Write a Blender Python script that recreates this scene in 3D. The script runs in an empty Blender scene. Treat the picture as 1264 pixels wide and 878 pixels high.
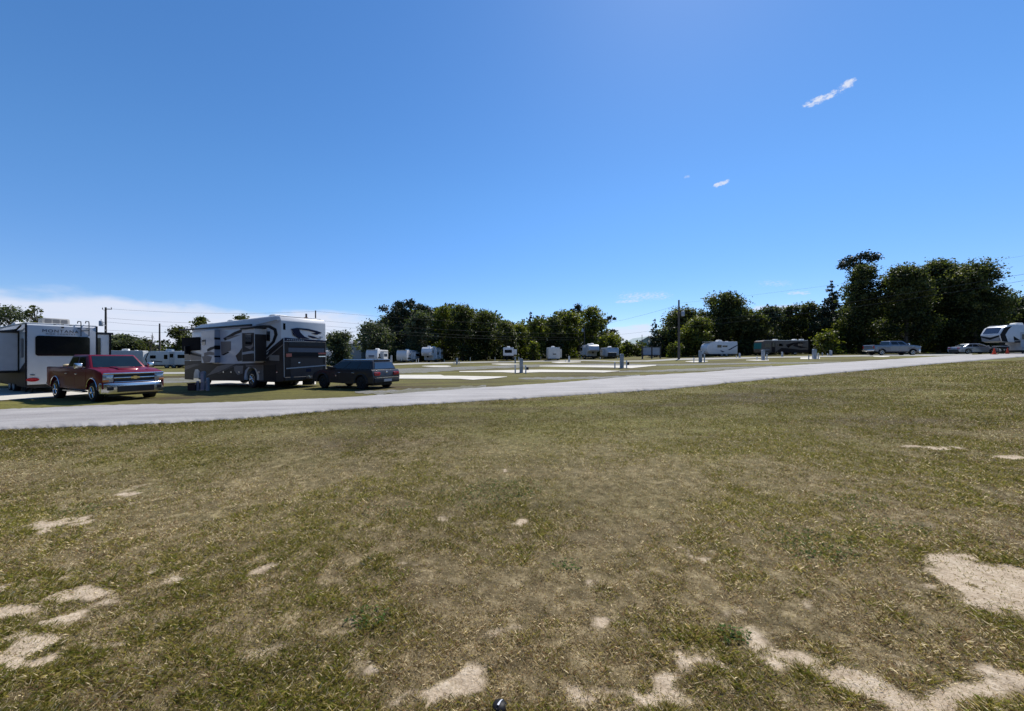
import bpy, bmesh, math, random
import numpy as np
from mathutils import Vector, Matrix

R = math.radians
# ------------------------------------------------------------------ scene
scene = bpy.context.scene
C = scene.collection
F = 465.0; CX = 632.0; CY = 438.5
cam = bpy.data.cameras.new('camera'); camo = bpy.data.objects.new('camera', cam); C.objects.link(camo)
camo.location = (0, 0, 0); camo.rotation_euler = (R(90), 0, 0)
cam.sensor_fit = 'HORIZONTAL'; cam.sensor_width = 36; cam.lens = F / 1264 * 36
cam.clip_start = 0.05; cam.clip_end = 4000
scene.camera = camo

SUN_AZ = R(27); SUN_EL = R(52)
w = bpy.data.worlds.new('World'); scene.world = w; w.use_nodes = True
nt = w.node_tree; nt.nodes.clear()
def N(t, kind, **kw):
    n = t.nodes.new(kind)
    for k, v in kw.items():
        if k == 'inp':
            for a, b in v.items(): n.inputs[a].default_value = b
        else: setattr(n, k, v)
    return n
out = N(nt, 'ShaderNodeOutputWorld'); bg = N(nt, 'ShaderNodeBackground'); bg.inputs[1].default_value = 0.10
nt.links.new(bg.outputs[0], out.inputs[0])
sky = N(nt, 'ShaderNodeTexSky', sky_type='NISHITA'); sky.sun_disc = False
sky.sun_elevation = SUN_EL; sky.sun_rotation = SUN_AZ
sky.air_density = 1.0; sky.dust_density = 0.10; sky.ozone_density = 4.0; sky.altitude = 50
def L(a, b): nt.links.new(a, b)
def M_(op, a, b=None, c=None, clamp=False):
    n = N(nt, 'ShaderNodeMath', operation=op); n.use_clamp = clamp
    for i, v in enumerate((a, b, c)):
        if v is None: continue
        if isinstance(v, (int, float)): n.inputs[i].default_value = v
        else: L(v, n.inputs[i])
    return n.outputs[0]
def SS(x, lo, hi):
    n = N(nt, 'ShaderNodeMapRange', interpolation_type='SMOOTHSTEP')
    n.inputs['From Min'].default_value = lo; n.inputs['From Max'].default_value = hi
    L(x, n.inputs['Value']); return n.outputs[0]
tc = N(nt, 'ShaderNodeTexCoord'); sx = N(nt, 'ShaderNodeSeparateXYZ'); L(tc.outputs['Generated'], sx.inputs[0])
X_, Y_, Z_ = sx.outputs
az = M_('ARCTAN2', X_, Y_)                                  # azimuth, elevation of the sky direction
el = M_('ARCSINE', Z_)
cv = N(nt, 'ShaderNodeCombineXYZ'); L(az, cv.inputs[0]); L(el, cv.inputs[1])
def noise(sc_x, sc_y, scale, detail=6, rough=.6, off=0.):
    mp = N(nt, 'ShaderNodeMapping'); mp.inputs['Scale'].default_value = (sc_x, sc_y, 1); mp.inputs['Location'].default_value = (off, off, off)
    L(cv.outputs[0], mp.inputs[0])
    n = N(nt, 'ShaderNodeTexNoise'); n.inputs['Scale'].default_value = scale; n.inputs['Detail'].default_value = detail; n.inputs['Roughness'].default_value = rough
    L(mp.outputs[0], n.inputs['Vector']); return n.outputs[0]
def ae(px, py):
    u = (px - CX) / F; v = (CY - py) / F
    return math.atan2(u, 1), math.atan2(v, math.sqrt(1 + u * u))
def wisp(x0, y0, x1, y1, wid, sc, thr, off, amt=1.0, stretch=3.):
    a0, e0 = ae(x0, y0); a1, e1 = ae(x1, y1)
    ca, ce = (a0 + a1) / 2, (e0 + e1) / 2; ln = math.hypot(a1 - a0, e1 - e0) / 2; th = math.atan2(e1 - e0, a1 - a0)
    da = M_('SUBTRACT', az, ca); de = M_('SUBTRACT', el, ce)
    p = M_('ADD', M_('MULTIPLY', da, math.cos(th) / ln), M_('MULTIPLY', de, math.sin(th) / ln))
    q = M_('ADD', M_('MULTIPLY', da, -math.sin(th) / wid), M_('MULTIPLY', de, math.cos(th) / wid))
    r2 = M_('ADD', M_('POWER', M_('ABSOLUTE', p), 4.), M_('MULTIPLY', q, q))
    base = M_('SUBTRACT', 1.0, r2)
    n = noise(1, stretch, sc, 7, .65, off)
    v = M_('ADD', M_('MULTIPLY', base, .5), n)
    return M_('MULTIPLY', M_('MULTIPLY', SS(v, thr, thr + .28), SS(base, 0., .35)), amt)
masks = [wisp(986, 133, 1042, 110, .011, 90, .80, 1.3, .95, 1.6), wisp(1030, 114, 1060, 95, .012, 90, .80, 2.9, .95, 1.4), wisp(877, 231, 905, 221, .007, 90, .74, 4.1, .9, 1.5),
         wisp(748, 366, 845, 364, .022, 120, .88, 7.7, .75, 5.), wisp(752, 373, 800, 370, .008, 130, .84, 3.7, .8, 5.), wisp(925, 349, 990, 350, .016, 120, .90, 9.1, .5, 5.),
         wisp(915, 382, 1010, 378, .012, 40, .72, 2.2, .75, 4.), wisp(740, 422, 812, 408, .035, 14, .62, 3.9, .8, 5.),
         wisp(965, 362, 1005, 361, .007, 110, .82, 5.9, .7, 4.), wisp(843, 218, 853, 218, .005, 80, .8, 6.6, .4, 2.)]
# low bank of thin cloud over the left horizon
top = M_('ADD', M_('MULTIPLY', noise(1, 2.5, 5, 5, .55, 3.), .09), M_('ADD', M_('MULTIPLY', az, -.020), .048))
bank = M_('MULTIPLY', SS(M_('SUBTRACT', top, el), -.004, .022), SS(M_('MULTIPLY', az, -1.), .24, .46))
bank = M_('MULTIPLY', bank, M_('ADD', .55, M_('MULTIPLY', noise(1, 6, 9, 6, .6, 8.), .75)))
bank = M_('MINIMUM', bank, .93)
m = bank
for k in masks: m = M_('MAXIMUM', m, k)
hs = N(nt, 'ShaderNodeHueSaturation'); hs.inputs['Saturation'].default_value = 1.18; hs.inputs['Value'].default_value = 1.0
L(sky.outputs[0], hs.inputs['Color'])
gm = N(nt, 'ShaderNodeMixRGB', blend_type='MULTIPLY'); gm.inputs[0].default_value = 1; gm.inputs[2].default_value = (0.92, 1.01, 1.09, 1)
L(hs.outputs[0], gm.inputs[1])
lowf = SS(el, .02, .42); lw = N(nt, 'ShaderNodeMixRGB'); L(lowf, lw.inputs[0]); lw.inputs[1].default_value = (.78, .77, .92, 1); lw.inputs[2].default_value = (1, 1, 1, 1)
g2m = N(nt, 'ShaderNodeMixRGB', blend_type='MULTIPLY'); g2m.inputs[0].default_value = 1; L(gm.outputs[0], g2m.inputs[1]); L(lw.outputs[0], g2m.inputs[2])
mx = N(nt, 'ShaderNodeMixRGB'); L(m, mx.inputs[0]); L(g2m.outputs[0], mx.inputs[1]); mx.inputs[2].default_value = (5.4, 5.8, 6.9, 1)
L(mx.outputs[0], bg.inputs[0])

sl = bpy.data.lights.new('sun', 'SUN'); sl.energy = 4.6; sl.angle = R(.53); sl.color = (1, .955, .89)
so = bpy.data.objects.new('sun', sl); C.objects.link(so)
d = Vector((math.sin(SUN_AZ) * math.cos(SUN_EL), math.cos(SUN_AZ) * math.cos(SUN_EL), math.sin(SUN_EL)))
so.rotation_euler = d.to_track_quat('Z', 'Y').to_euler(); so.location = (0, 0, 60)

vs = scene.view_settings; vs.view_transform = 'Standard'; vs.look = 'None'; vs.exposure = 0.45; vs.gamma = 1
scene.render.engine = 'CYCLES'
scene.cycles.max_bounces = 6; scene.cycles.transparent_max_bounces = 8
scene.render.resolution_x = 1024; scene.render.resolution_y = 711

# ------------------------------------------------------------------ terrain
gx = np.array([-400, -60, -40, -25, -21, -18, -15, -12, -8, -4, 0, 7, 13, 22, 30, 50, 69, 100, 300, 900], float)
gz = np.array([-2.4, -2.2, -2.1, -2.03, -2.0, -1.98, -1.88, -1.77, -1.66, -1.62, -1.6, -1.5, -1.31, -1.03, -.76, -.2, .13, .4, .55, .6], float)
_tx = np.arange(-400, 900, .5); _tz = np.interp(_tx, gx, gz)
_k = np.exp(-.5 * (np.arange(-12, 13) * .5 / 1.8) ** 2); _k /= _k.sum()
_tz = np.convolve(np.pad(_tz, 12, mode='edge'), _k, mode='valid')
def TZ(x, y):
    return np.interp(x, _tx, _tz) + .004 * np.clip(np.asarray(y, float) - 14, 0, 95)
def tz(x, y): return float(TZ(x, y))
def ground_at(px, py):
    u = (px - CX) / F; v = (CY - py) / F
    lo, hi = .5, 140.
    for _ in range(50):
        mid = (lo + hi) / 2
        if v * mid - tz(u * mid, mid) > 0: lo = mid
        else: hi = mid
    return Vector((u * lo, lo, tz(u * lo, lo)))
def at(px, Y):
    x = (px - CX) / F * Y
    return Vector((x, Y, tz(x, Y)))
def _h(i, j, s):
    n = (i.astype(np.int64) * 374761393 + j.astype(np.int64) * 668265263 + s * 974711) & 0x7fffffff
    n = ((n ^ (n >> 13)) * 1274126177) & 0x7fffffff
    return ((n ^ (n >> 16)) & 0xffff) / 65535.
def vn(x, y, s=0):
    xi = np.floor(x); yi = np.floor(y); fx = x - xi; fy = y - yi
    fx = fx * fx * (3 - 2 * fx); fy = fy * fy * (3 - 2 * fy)
    a = _h(xi, yi, s); b = _h(xi + 1, yi, s); c = _h(xi, yi + 1, s); d_ = _h(xi + 1, yi + 1, s)
    return (a * (1 - fx) + b * fx) * (1 - fy) + (c * (1 - fx) + d_ * fx) * fy
def fbm(x, y, o=4, s=0):
    r = 0; a = .5; t = 0
    for k in range(o):
        r = r + a * vn(x * 2 ** k + 17.3 * k, y * 2 ** k - 9.1 * k, s + k); t += a; a *= .55
    return r / t
# bare sandy patches: pixel centre and half-size in the photograph, turned into ellipses lying on the ground
_blobs = []
for (px, py, rx, ry, ang, amt) in [(75, 648, 48, 9, .35, 1.1), (125, 622, 42, 7, .2, 1.), (150, 608, 20, 5, .1, .9), (30, 727, 60, 12, .2, 1.2), (95, 745, 40, 12, -.1, 1.1),
        (10, 765, 45, 14, .2, .9), (20, 808, 45, 12, .3, 1.2), (60, 775, 40, 10, .2, .8), (1232, 718, 62, 26, -.2, 1.7), (1270, 735, 50, 20, 0, 1.6), (575, 828, 42, 17, .3, 1.1), (600, 812, 30, 10, .1, .8),
        (785, 852, 60, 26, .0, 1.3), (770, 835, 40, 16, .2, 1.0), (825, 822, 28, 9, .2, .9), (625, 784, 22, 7, 0, 1.1), (995, 806, 55, 12, -.1, 1.0), (1040, 825, 45, 14, -.4, 1.1),
        (1075, 850, 40, 14, -.3, .8), (190, 862, 26, 9, .2, 1.1), (330, 792, 40, 8, .1, .75), (345, 700, 10, 6, 0, .8), (300, 840, 25, 8, 0, .6), (1258, 564, 24, 3.5, 0, 1.2), (1145, 552, 30, 2.5, .1, .9), (1180, 580, 40, 5, 0, .4),
        (638, 640, 10, 3, 0, 1.), (612, 582, 10, 2, 0, .9), (470, 822, 40, 10, .1, .6), (1155, 660, 16, 5, 0, .6), (1190, 865, 60, 12, .2, 1.0), (1245, 842, 30, 10, 0, .8), (450, 770, 30, 12, .1, .6),
        (700, 720, 60, 10, 0, .45), (850, 845, 40, 14, 0, .9), (600, 735, 60, 12, 0, .4), (735, 780, 50, 12, 0, .5), (520, 690, 50, 10, 0, .35), (910, 770, 45, 9, 0, .5), (15, 835, 40, 10, .2, .9), (105, 800, 30, 8, .2, .6),
        (960, 725, 60, 10, 0, .45), (860, 690, 60, 10, 0, .35), (560, 640, 60, 8, 0, .3), (1100, 640, 60, 8, 0, .35), (130, 560, 60, 5, 0, .25), (240, 700, 50, 12, 0, .35)]:
    p = ground_at(px, py); _blobs.append((p.x, p.y, rx * p.y / F, ry * p.y * p.y / (F * 1.62), ang * .7, amt))
def soil(x, y):
    wx = x + (fbm(x * 2.1, y * 2.1, 3, 5) - .5) * .55; wy = y + (fbm(x * 2.1, y * 2.1, 3, 9) - .5) * .55
    s = np.zeros_like(x)
    for (bx, by, rx, ry, an, amt) in _blobs:
        dx = wx - bx; dy = wy - by; sel = (np.abs(dx) < 3 * max(rx, ry)) & (np.abs(dy) < 3 * max(rx, ry))
        ddx = dx * math.cos(an) + dy * math.sin(an); ddy = -dx * math.sin(an) + dy * math.cos(an)
        s = np.maximum(s, np.where(sel, amt * np.exp(-((ddx / rx) ** 2 + (ddy / ry) ** 2) * .8), 0))
    n = fbm(x * 3.3, y * 3.3, 5, 21); n2 = fbm(x * .5, y * .5, 3, 33)
    near = np.clip((5.5 - y) / 3.5, 0, 1) * .13
    q = .35 + .9 * np.clip(s, 0, 1); v = s * .70 + ((n - .5) * 1.5 + (fbm(x * 11, y * 11, 2, 71) - .5) * 1.2) * q + np.clip((3.6 - y) / 1.8, 0, 1) * (.10 + (n2 - .5) * .3) - .04
    return np.clip((v - .20) / .46, 0, 1)
def micro(x, y):
    return (fbm(x * 1.1, y * 1.1, 3, 51) - .5) * .05 + (fbm(x * 7, y * 7, 3, 52) - .5) * .022

# ------------------------------------------------------------------ materials
MATS = {}
def mat(name, col, rough=.6, metal=0., var=.06, scale=3., coat=0., bump=0., bscale=40., spec=.3, emit=None):
    if name in MATS: return MATS[name]
    m = bpy.data.materials.new(name); m.use_nodes = True; t = m.node_tree; b = t.nodes['Principled BSDF']
    b.inputs['Roughness'].default_value = rough; b.inputs['Metallic'].default_value = metal
    b.inputs['Coat Weight'].default_value = coat; b.inputs['Coat Roughness'].default_value = .04; b.inputs['Specular IOR Level'].default_value = spec
    tcn = t.nodes.new('ShaderNodeTexCoord'); n = t.nodes.new('ShaderNodeTexNoise'); n.inputs['Scale'].default_value = scale; n.inputs['Detail'].default_value = 6
    t.links.new(tcn.outputs['Object'], n.inputs['Vector'])
    r = t.nodes.new('ShaderNodeValToRGB'); r.color_ramp.elements[0].position = .3; r.color_ramp.elements[1].position = .7
    r.color_ramp.elements[0].color = tuple(c * (1 - var) for c in col) + (1,); r.color_ramp.elements[1].color = tuple(min(1, c * (1 + var)) for c in col) + (1,)
    t.links.new(n.outputs[0], r.inputs[0]); t.links.new(r.outputs[0], b.inputs['Base Color'])
    if bump:
        n2 = t.nodes.new('ShaderNodeTexNoise'); n2.inputs['Scale'].default_value = bscale; n2.inputs['Detail'].default_value = 5
        t.links.new(tcn.outputs['Object'], n2.inputs['Vector'])
        bp = t.nodes.new('ShaderNodeBump'); bp.inputs['Strength'].default_value = bump; bp.inputs['Distance'].default_value = .02
        t.links.new(n2.outputs[0], bp.inputs['Height']); t.links.new(bp.outputs[0], b.inputs['Normal'])
    MATS[name] = m; return m
def ramp_mat(name, build):
    m = bpy.data.materials.new(name); m.use_nodes = True; t = m.node_tree; b = t.nodes['Principled BSDF']
    build(t, b); MATS[name] = m; return m
class G:                                                     # small node helper
    def __init__(s, t): s.t = t
    def n(s, k, **kw): return N(s.t, k, **kw)
    def l(s, a, b): s.t.links.new(a, b)
    def noise(s, vec, scale, detail=5, rough=.55, st=None):
        if st:
            mp = s.n('ShaderNodeMapping'); mp.inputs['Scale'].default_value = st[0]; mp.inputs['Rotation'].default_value = (0, 0, st[1]); s.l(vec, mp.inputs[0]); vec = mp.outputs[0]
        n = s.n('ShaderNodeTexNoise'); n.inputs['Scale'].default_value = scale; n.inputs['Detail'].default_value = detail; n.inputs['Roughness'].default_value = rough
        s.l(vec, n.inputs['Vector']); return n.outputs[0]
    def ramp(s, v, stops):
        r = s.n('ShaderNodeValToRGB'); e = r.color_ramp.elements
        while len(e) < len(stops): e.new(.5)
        for i, (p, c) in enumerate(stops): e[i].position = p; e[i].color = tuple(c) + (1,) if len(c) == 3 else c
        s.l(v, r.inputs[0]); return r.outputs[0]
    def mix(s, f, a, b, bt='MIX'):
        m = s.n('ShaderNodeMixRGB', blend_type=bt)
        for i, v in enumerate((f, a, b)):
            if isinstance(v, (int, float)): m.inputs[i].default_value = v
            elif isinstance(v, tuple): m.inputs[i].default_value = v + (1,)
            else: s.l(v, m.inputs[i])
        return m.outputs[0]
    def bump(s, h, st, dist, b):
        bp = s.n('ShaderNodeBump'); bp.inputs['Strength'].default_value = st; bp.inputs['Distance'].default_value = dist
        s.l(h, bp.inputs['Height']); s.l(bp.outputs[0], b.inputs['Normal'])
ROADANG = -math.atan(.44)
def b_ground(t, b):
    g = G(t); pos = g.n('ShaderNodeNewGeometry').outputs['Position']
    so_ = g.n('ShaderNodeAttribute', attribute_name='soil').outputs['Fac']; nr = g.n('ShaderNodeAttribute', attribute_name='nearness').outputs['Fac']
    st = g.noise(pos, .35, 6, .62, ((.35, 1.6, 1), ROADANG)); pat = g.noise(pos, .12, 5, .6); fine = g.noise(pos, 9, 6, .7); sp = g.noise(pos, 45, 4, .7)
    grass = g.ramp(st, [(.34, (.072, .055, .030)), (.46, (.098, .088, .033)), (.56, (.118, .112, .036)), (.68, (.165, .145, .062))])
    gr2 = g.ramp(pat, [(.35, (.7, .66, .68)), (.6, (1.18, 1.2, .95))])
    grass = g.mix(1, grass, gr2, 'MULTIPLY')
    f2 = g.ramp(fine, [(.3, (.55, .55, .5)), (.5, (.95, .95, .95)), (.72, (1.6, 1.5, 1.3))]); grass = g.mix(.8, grass, f2, 'MULTIPLY')
    thatch = g.ramp(fine, [(.3, (.060, .044, .022)), (.46, (.135, .103, .054)), (.56, (.22, .170, .095)), (.7, (.42, .34, .205))])
    base = g.mix(nr, grass, thatch); ed = g.noise(pos, 16, 6, .75); so_ = g.ramp(g.mix(.58, so_, ed), [(.40, (0, 0, 0)), (.64, (1, 1, 1))])
    sand = g.ramp(fine, [(.25, (.27, .205, .14)), (.5, (.43, .345, .245)), (.75, (.54, .455, .345))])
    spk = g.ramp(sp, [(.35, (.72, .68, .62)), (.55, (1.05, 1.05, 1.05))]); sand = g.mix(.8, sand, spk, 'MULTIPLY')
    g.l(g.mix(so_, base, sand), b.inputs['Base Color']); b.inputs['Roughness'].default_value = .95; b.inputs['Specular IOR Level'].default_value = .15
    h = g.mix(.5, fine, sp); g.bump(h, .8, .03, b)
ramp_mat('ground_turf', b_ground)
def b_road(t, b):
    g = G(t); pos = g.n('ShaderNodeNewGeometry').outputs['Position']
    st = g.noise(pos, .7, 6, .65, ((.12, 2.2, 1), ROADANG)); sp = g.noise(pos, 28, 5, .75); big = g.noise(pos, .5, 4); 
    c = g.ramp(st, [(.3, (.235, .222, .214)), (.55, (.300, .285, .272)), (.75, (.37, .352, .336))])
    c = g.mix(.9, c, g.ramp(sp, [(.32, (.62, .62, .62)), (.5, (1, 1, 1)), (.72, (1.25, 1.24, 1.22))]), 'MULTIPLY')
    c = g.mix(.8, c, g.ramp(big, [(.3, (.82, .81, .81)), (.7, (1.12, 1.12, 1.12))]), 'MULTIPLY'); ck = g.noise(pos, 1.6, 8, .8, ((.3, 3.5, 1), ROADANG)); c = g.mix(.7, c, g.ramp(ck, [(.36, (.62, .6, .6)), (.44, (1, 1, 1))]), 'MULTIPLY')
    g.l(c, b.inputs['Base Color']); b.inputs['Roughness'].default_value = .85; g.bump(sp, .5, .01, b)
ramp_mat('asphalt', b_road)
def b_gravel(t, b):
    g = G(t); pos = g.n('ShaderNodeNewGeometry').outputs['Position']
    sp = g.noise(pos, 16, 5, .8); gr = g.noise(pos, .5, 5, .6, ((.5, 1.6, 1), ROADANG))
    c = g.ramp(sp, [(.3, (.06, .058, .058)), (.5, (.15, .145, .14)), (.7, (.29, .28, .27))])
    gc = g.ramp(sp, [(.3, (.05, .05, .02)), (.7, (.15, .14, .06))])
    gm2 = g.noise(pos, 3., 5, .7); gr = g.mix(.5, gr, gm2); f = g.ramp(gr, [(.44, (0, 0, 0)), (.56, (.85, .85, .85))])
    g.l(g.mix(f, c, gc), b.inputs['Base Color']); b.inputs['Roughness'].default_value = .95; g.bump(sp, 1, .03, b)
ramp_mat('gravel', b_gravel)
def b_conc(t, b):
    g = G(t); pos = g.n('ShaderNodeNewGeometry').outputs['Position']
    sp = g.noise(pos, 6, 6, .7); gr = g.noise(pos, .6, 5, .6)
    c = g.ramp(gr, [(.3, (.44, .41, .345)), (.7, (.56, .525, .45))]); c = g.mix(.5, c, g.ramp(sp, [(.3, (.8, .8, .8)), (.6, (1.05, 1.05, 1.05))]), 'MULTIPLY')
    g.l(c, b.inputs['Base Color']); b.inputs['Roughness'].default_value = .9; g.bump(sp, .3, .01, b)
ramp_mat('concrete', b_conc)
def leafmat(name, c0, c1, tr=.25):
    def bl(t, b):
        g = G(t); at_ = g.n('ShaderNodeAttribute', attribute_name='tint').outputs['Fac']
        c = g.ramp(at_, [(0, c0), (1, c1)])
        g.l(c, b.inputs['Base Color']); b.inputs['Roughness'].default_value = .55; b.inputs['Specular IOR Level'].default_value = .25
        tl = g.n('ShaderNodeBsdfTranslucent'); g.l(g.mix(1, c, (1.3, 1.5, .6), 'MULTIPLY'), tl.inputs[0])
        ms = g.n('ShaderNodeMixShader'); ms.inputs[0].default_value = tr
        g.l(b.outputs[0], ms.inputs[1]); g.l(tl.outputs[0], ms.inputs[2]); g.l(ms.outputs[0], t.nodes['Material Output'].inputs[0])
    return ramp_mat(name, bl)
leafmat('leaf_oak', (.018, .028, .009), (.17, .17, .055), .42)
leafmat('leaf_pine', (.012, .020, .011), (.045, .058, .028), .12)
leafmat('leaf_bright', (.035, .050, .010), (.24, .23, .04), .42)
leafmat('leaf_grey', (.028, .04, .02), (.19, .20, .115), .35)
def b_blade(t, b):
    g = G(t); c = g.n('ShaderNodeAttribute', attribute_name='bladecol').outputs['Color']
    g.l(c, b.inputs['Base Color']); b.inputs['Roughness'].default_value = .8; b.inputs['Specular IOR Level'].default_value = .08
    tl = g.n('ShaderNodeBsdfTranslucent'); g.l(c, tl.inputs[0]); ms = g.n('ShaderNodeMixShader'); ms.inputs[0].default_value = .48
    g.l(b.outputs[0], ms.inputs[1]); g.l(tl.outputs[0], ms.inputs[2]); g.l(ms.outputs[0], t.nodes['Material Output'].inputs[0])
ramp_mat('grass_blade', b_blade)
WHITE = mat('white_gelcoat', (.56, .57, .59), .3, coat=.15, var=.04)
CREAM = mat('aged_white_panel', (.55, .54, .51), .45, var=.1, scale=1.2)
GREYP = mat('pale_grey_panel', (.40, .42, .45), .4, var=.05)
BLACKP = mat('black_paint', (.014, .014, .016), .5, var=.1, spec=.12)
BLACKM = mat('black_plastic', (.03, .03, .032), .6, var=.15)
RUBBER = mat('rubber', (.022, .022, .022), .85, var=.2, scale=12)
GLASS = mat('tinted_glass', (.008, .010, .013), .06, var=.1, coat=0, spec=.5)
GLASSB = mat('clear_windscreen', (.006, .013, .017), .05, var=.15, coat=.1, spec=.5)
CHROME = mat('chrome', (.72, .72, .74), .22, 1., var=.04)
ALU = mat('aluminium', (.62, .62, .64), .3, 1., var=.05)
BROWN = mat('umber_paint', (.045, .037, .034), .5, spec=.12, var=.05)
TAN = mat('taupe_paint', (.26, .225, .20), .5, spec=.12, var=.05)
NAVY = mat('navy_paint', (.016, .019, .045), .5, spec=.12)
RED = mat('metallic_red_paint', (.125, .003, .016), .4, .15, coat=.12, spec=.2, var=.05)
GUN = mat('grey_metallic_paint', (.030, .031, .037), .35, .15, coat=.25, var=.05)
SILVER = mat('silver_blue_paint', (.13, .155, .20), .3, .4, coat=1., var=.05)
REDL = mat('red_lens', (.35, .012, .02), .15, coat=.6)
AMB = mat('amber_lens', (.6, .2, .05), .2, coat=.6)
LENS = mat('headlamp_glass', (.38, .40, .42), .1, .4, coat=.8)
ORANGE = mat('orange_plastic', (.75, .07, .02), .5)
POSTG = mat('weathered_plastic_grey', (.30, .33, .37), .6, var=.12, scale=8)
POSTW = mat('white_pvc', (.62, .62, .60), .5, var=.1, scale=8)
WOODP = mat('weathered_pole_wood', (.10, .085, .075), .9, var=.3, scale=6, bump=.5, bscale=20)
WIREM = mat('wire', (.05, .05, .055), .6)
BARK = mat('bark', (.07, .058, .047), .95, var=.35, scale=4, bump=1, bscale=10)
ROOFW = mat('white_roof_membrane', (.68, .68, .66), .6, var=.06)
GOLD = mat('gold_emblem', (.75, .52, .2), .3, 1.)
WALLB = mat('grey_cladding', (.27, .29, .31), .6, var=.08)
ROOFG = mat('pale_green_roof', (.30, .36, .33), .6, var=.1)

# ------------------------------------------------------------------ builders
def tag(o, label=None, cat=None, group=None, kind=None):
    if label: o['label'] = label
    if cat: o['category'] = cat
    if group: o['group'] = group
    if kind: o['kind'] = kind
    return o
def thing(name, label, cat, loc=(0, 0, 0), fwd=None, group=None, pitch=None):
    o = bpy.data.objects.new(name, None); C.objects.link(o); o.location = loc; o.empty_display_size = .3
    if fwd:
        f = Vector((fwd[0], fwd[1], 0)).normalized(); f.z = pitch or 0; f.normalize()
        s = Vector((0, 0, 1)).cross(f).normalized(); u = f.cross(s)
        o.rotation_euler = Matrix((f, s, u)).transposed().to_euler()
    return tag(o, label, cat, group)
class MB:
    def __init__(s): s.bm = bmesh.new()
    def add(s, vs, fs, mi=0):
        v = [s.bm.verts.new(p) for p in vs]
        for f in fs:
            try: s.bm.faces.new([v[i] for i in f]).material_index = mi
            except ValueError: pass
        return s
    def box(s, x0, x1, y0, y1, z0, z1):
        return s.add([(x, y, z) for x in (x0, x1) for y in (y0, y1) for z in (z0, z1)], [(0, 1, 3, 2), (4, 6, 7, 5), (0, 4, 5, 1), (2, 3, 7, 6), (0, 2, 6, 4), (1, 5, 7, 3)])
    def prism(s, pts, a0, a1, axis='y'):                   # 2-D outline pushed from a0 to a1 along an axis; outline is in the other two axes
        f = {'y': lambda p, a: (p[0], a, p[1]), 'x': lambda p, a: (a, p[0], p[1]), 'z': lambda p, a: (p[0], p[1], a)}[axis]
        n = len(pts); vs = [f(p, a0) for p in pts] + [f(p, a1) for p in pts]
        return s.add(vs, [tuple(range(n)), tuple(range(2 * n - 1, n - 1, -1))] + [(i, i + n, (i + 1) % n + n, (i + 1) % n) for i in range(n)])
    def tube(s, p0, p1, r0, r1=None, n=8, cap=True):
        r1 = r0 if r1 is None else r1; p0 = Vector(p0); p1 = Vector(p1); d = (p1 - p0).normalized()
        a = d.orthogonal().normalized(); b = d.cross(a); vs = []
        for p, r in ((p0, r0), (p1, r1)):
            vs += [tuple(p + a * math.cos(2 * math.pi * i / n) * r + b * math.sin(2 * math.pi * i / n) * r) for i in range(n)]
        fs = [(i, (i + 1) % n, (i + 1) % n + n, i + n) for i in range(n)]
        if cap: fs += [tuple(range(n - 1, -1, -1)), tuple(range(n, 2 * n))]
        return s.add(vs, fs)
    def path(s, pts, r, n=6):
        for a, b in zip(pts[:-1], pts[1:]): s.tube(a, b, r, r, n)
        return s
    def lathe(s, prof, c, axis, n=24):                     # prof: (offset along axis, radius)
        axis = Vector(axis).normalized(); a = axis.orthogonal().normalized(); b = axis.cross(a); c = Vector(c); vs = []
        for o, r in prof: vs += [tuple(c + axis * o + a * math.cos(2 * math.pi * i / n) * r + b * math.sin(2 * math.pi * i / n) * r) for i in range(n)]
        k = len(prof); fs = [(j * n + i, j * n + (i + 1) % n, (j + 1) * n + (i + 1) % n, (j + 1) * n + i) for j in range(k - 1) for i in range(n)]
        fs += [tuple(range(n - 1, -1, -1)), tuple(range((k - 1) * n, k * n))]
        return s.add(vs, fs)
    def hexa(s, b, t): return s.add(list(b) + list(t), [(3, 2, 1, 0), (4, 5, 6, 7)] + [(i, (i + 1) % 4, (i + 1) % 4 + 4, i + 4) for i in range(4)])
    def build(s, name, m, parent=None, bevel=0., seg=2, smooth=False, cuts=None, label=None):
        bmesh.ops.recalc_face_normals(s.bm, faces=s.bm.faces)
        me = bpy.data.meshes.new(name); s.bm.to_mesh(me); s.bm.free()
        for mm in (m if isinstance(m, (list, tuple)) else [m]): me.materials.append(mm)
        o = bpy.data.objects.new(name, me); C.objects.link(o)
        if cuts or bevel:
            tmp = []
            for c in (cuts or []):
                bmesh.ops.recalc_face_normals(c.bm, faces=c.bm.faces)
                cm = bpy.data.meshes.new('cut'); c.bm.to_mesh(cm); c.bm.free(); co = bpy.data.objects.new('cut', cm); C.objects.link(co); tmp.append(co)
                md = o.modifiers.new('b', 'BOOLEAN'); md.object = co; md.operation = 'DIFFERENCE'; md.solver = 'EXACT'
            if bevel:
                md = o.modifiers.new('v', 'BEVEL'); md.width = bevel; md.segments = seg; md.limit_method = 'ANGLE'; md.angle_limit = R(28)
            dg = bpy.context.evaluated_depsgraph_get(); dg.update()
            nm = bpy.data.meshes.new_from_object(o.evaluated_get(dg)); o.modifiers.clear(); o.data = nm; nm.name = name
            for co in tmp: bpy.data.objects.remove(co)
        if smooth:
            for p in o.data.polygons: p.use_smooth = True
            bmm = bmesh.new(); bmm.from_mesh(o.data)
            for e in bmm.edges:
                if len(e.link_faces) == 2 and e.calc_face_angle(0) > R(40): e.smooth = False
            bmm.to_mesh(o.data); bmm.free()
        if parent: o.parent = parent
        if label: o['label'] = label
        return o
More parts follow.
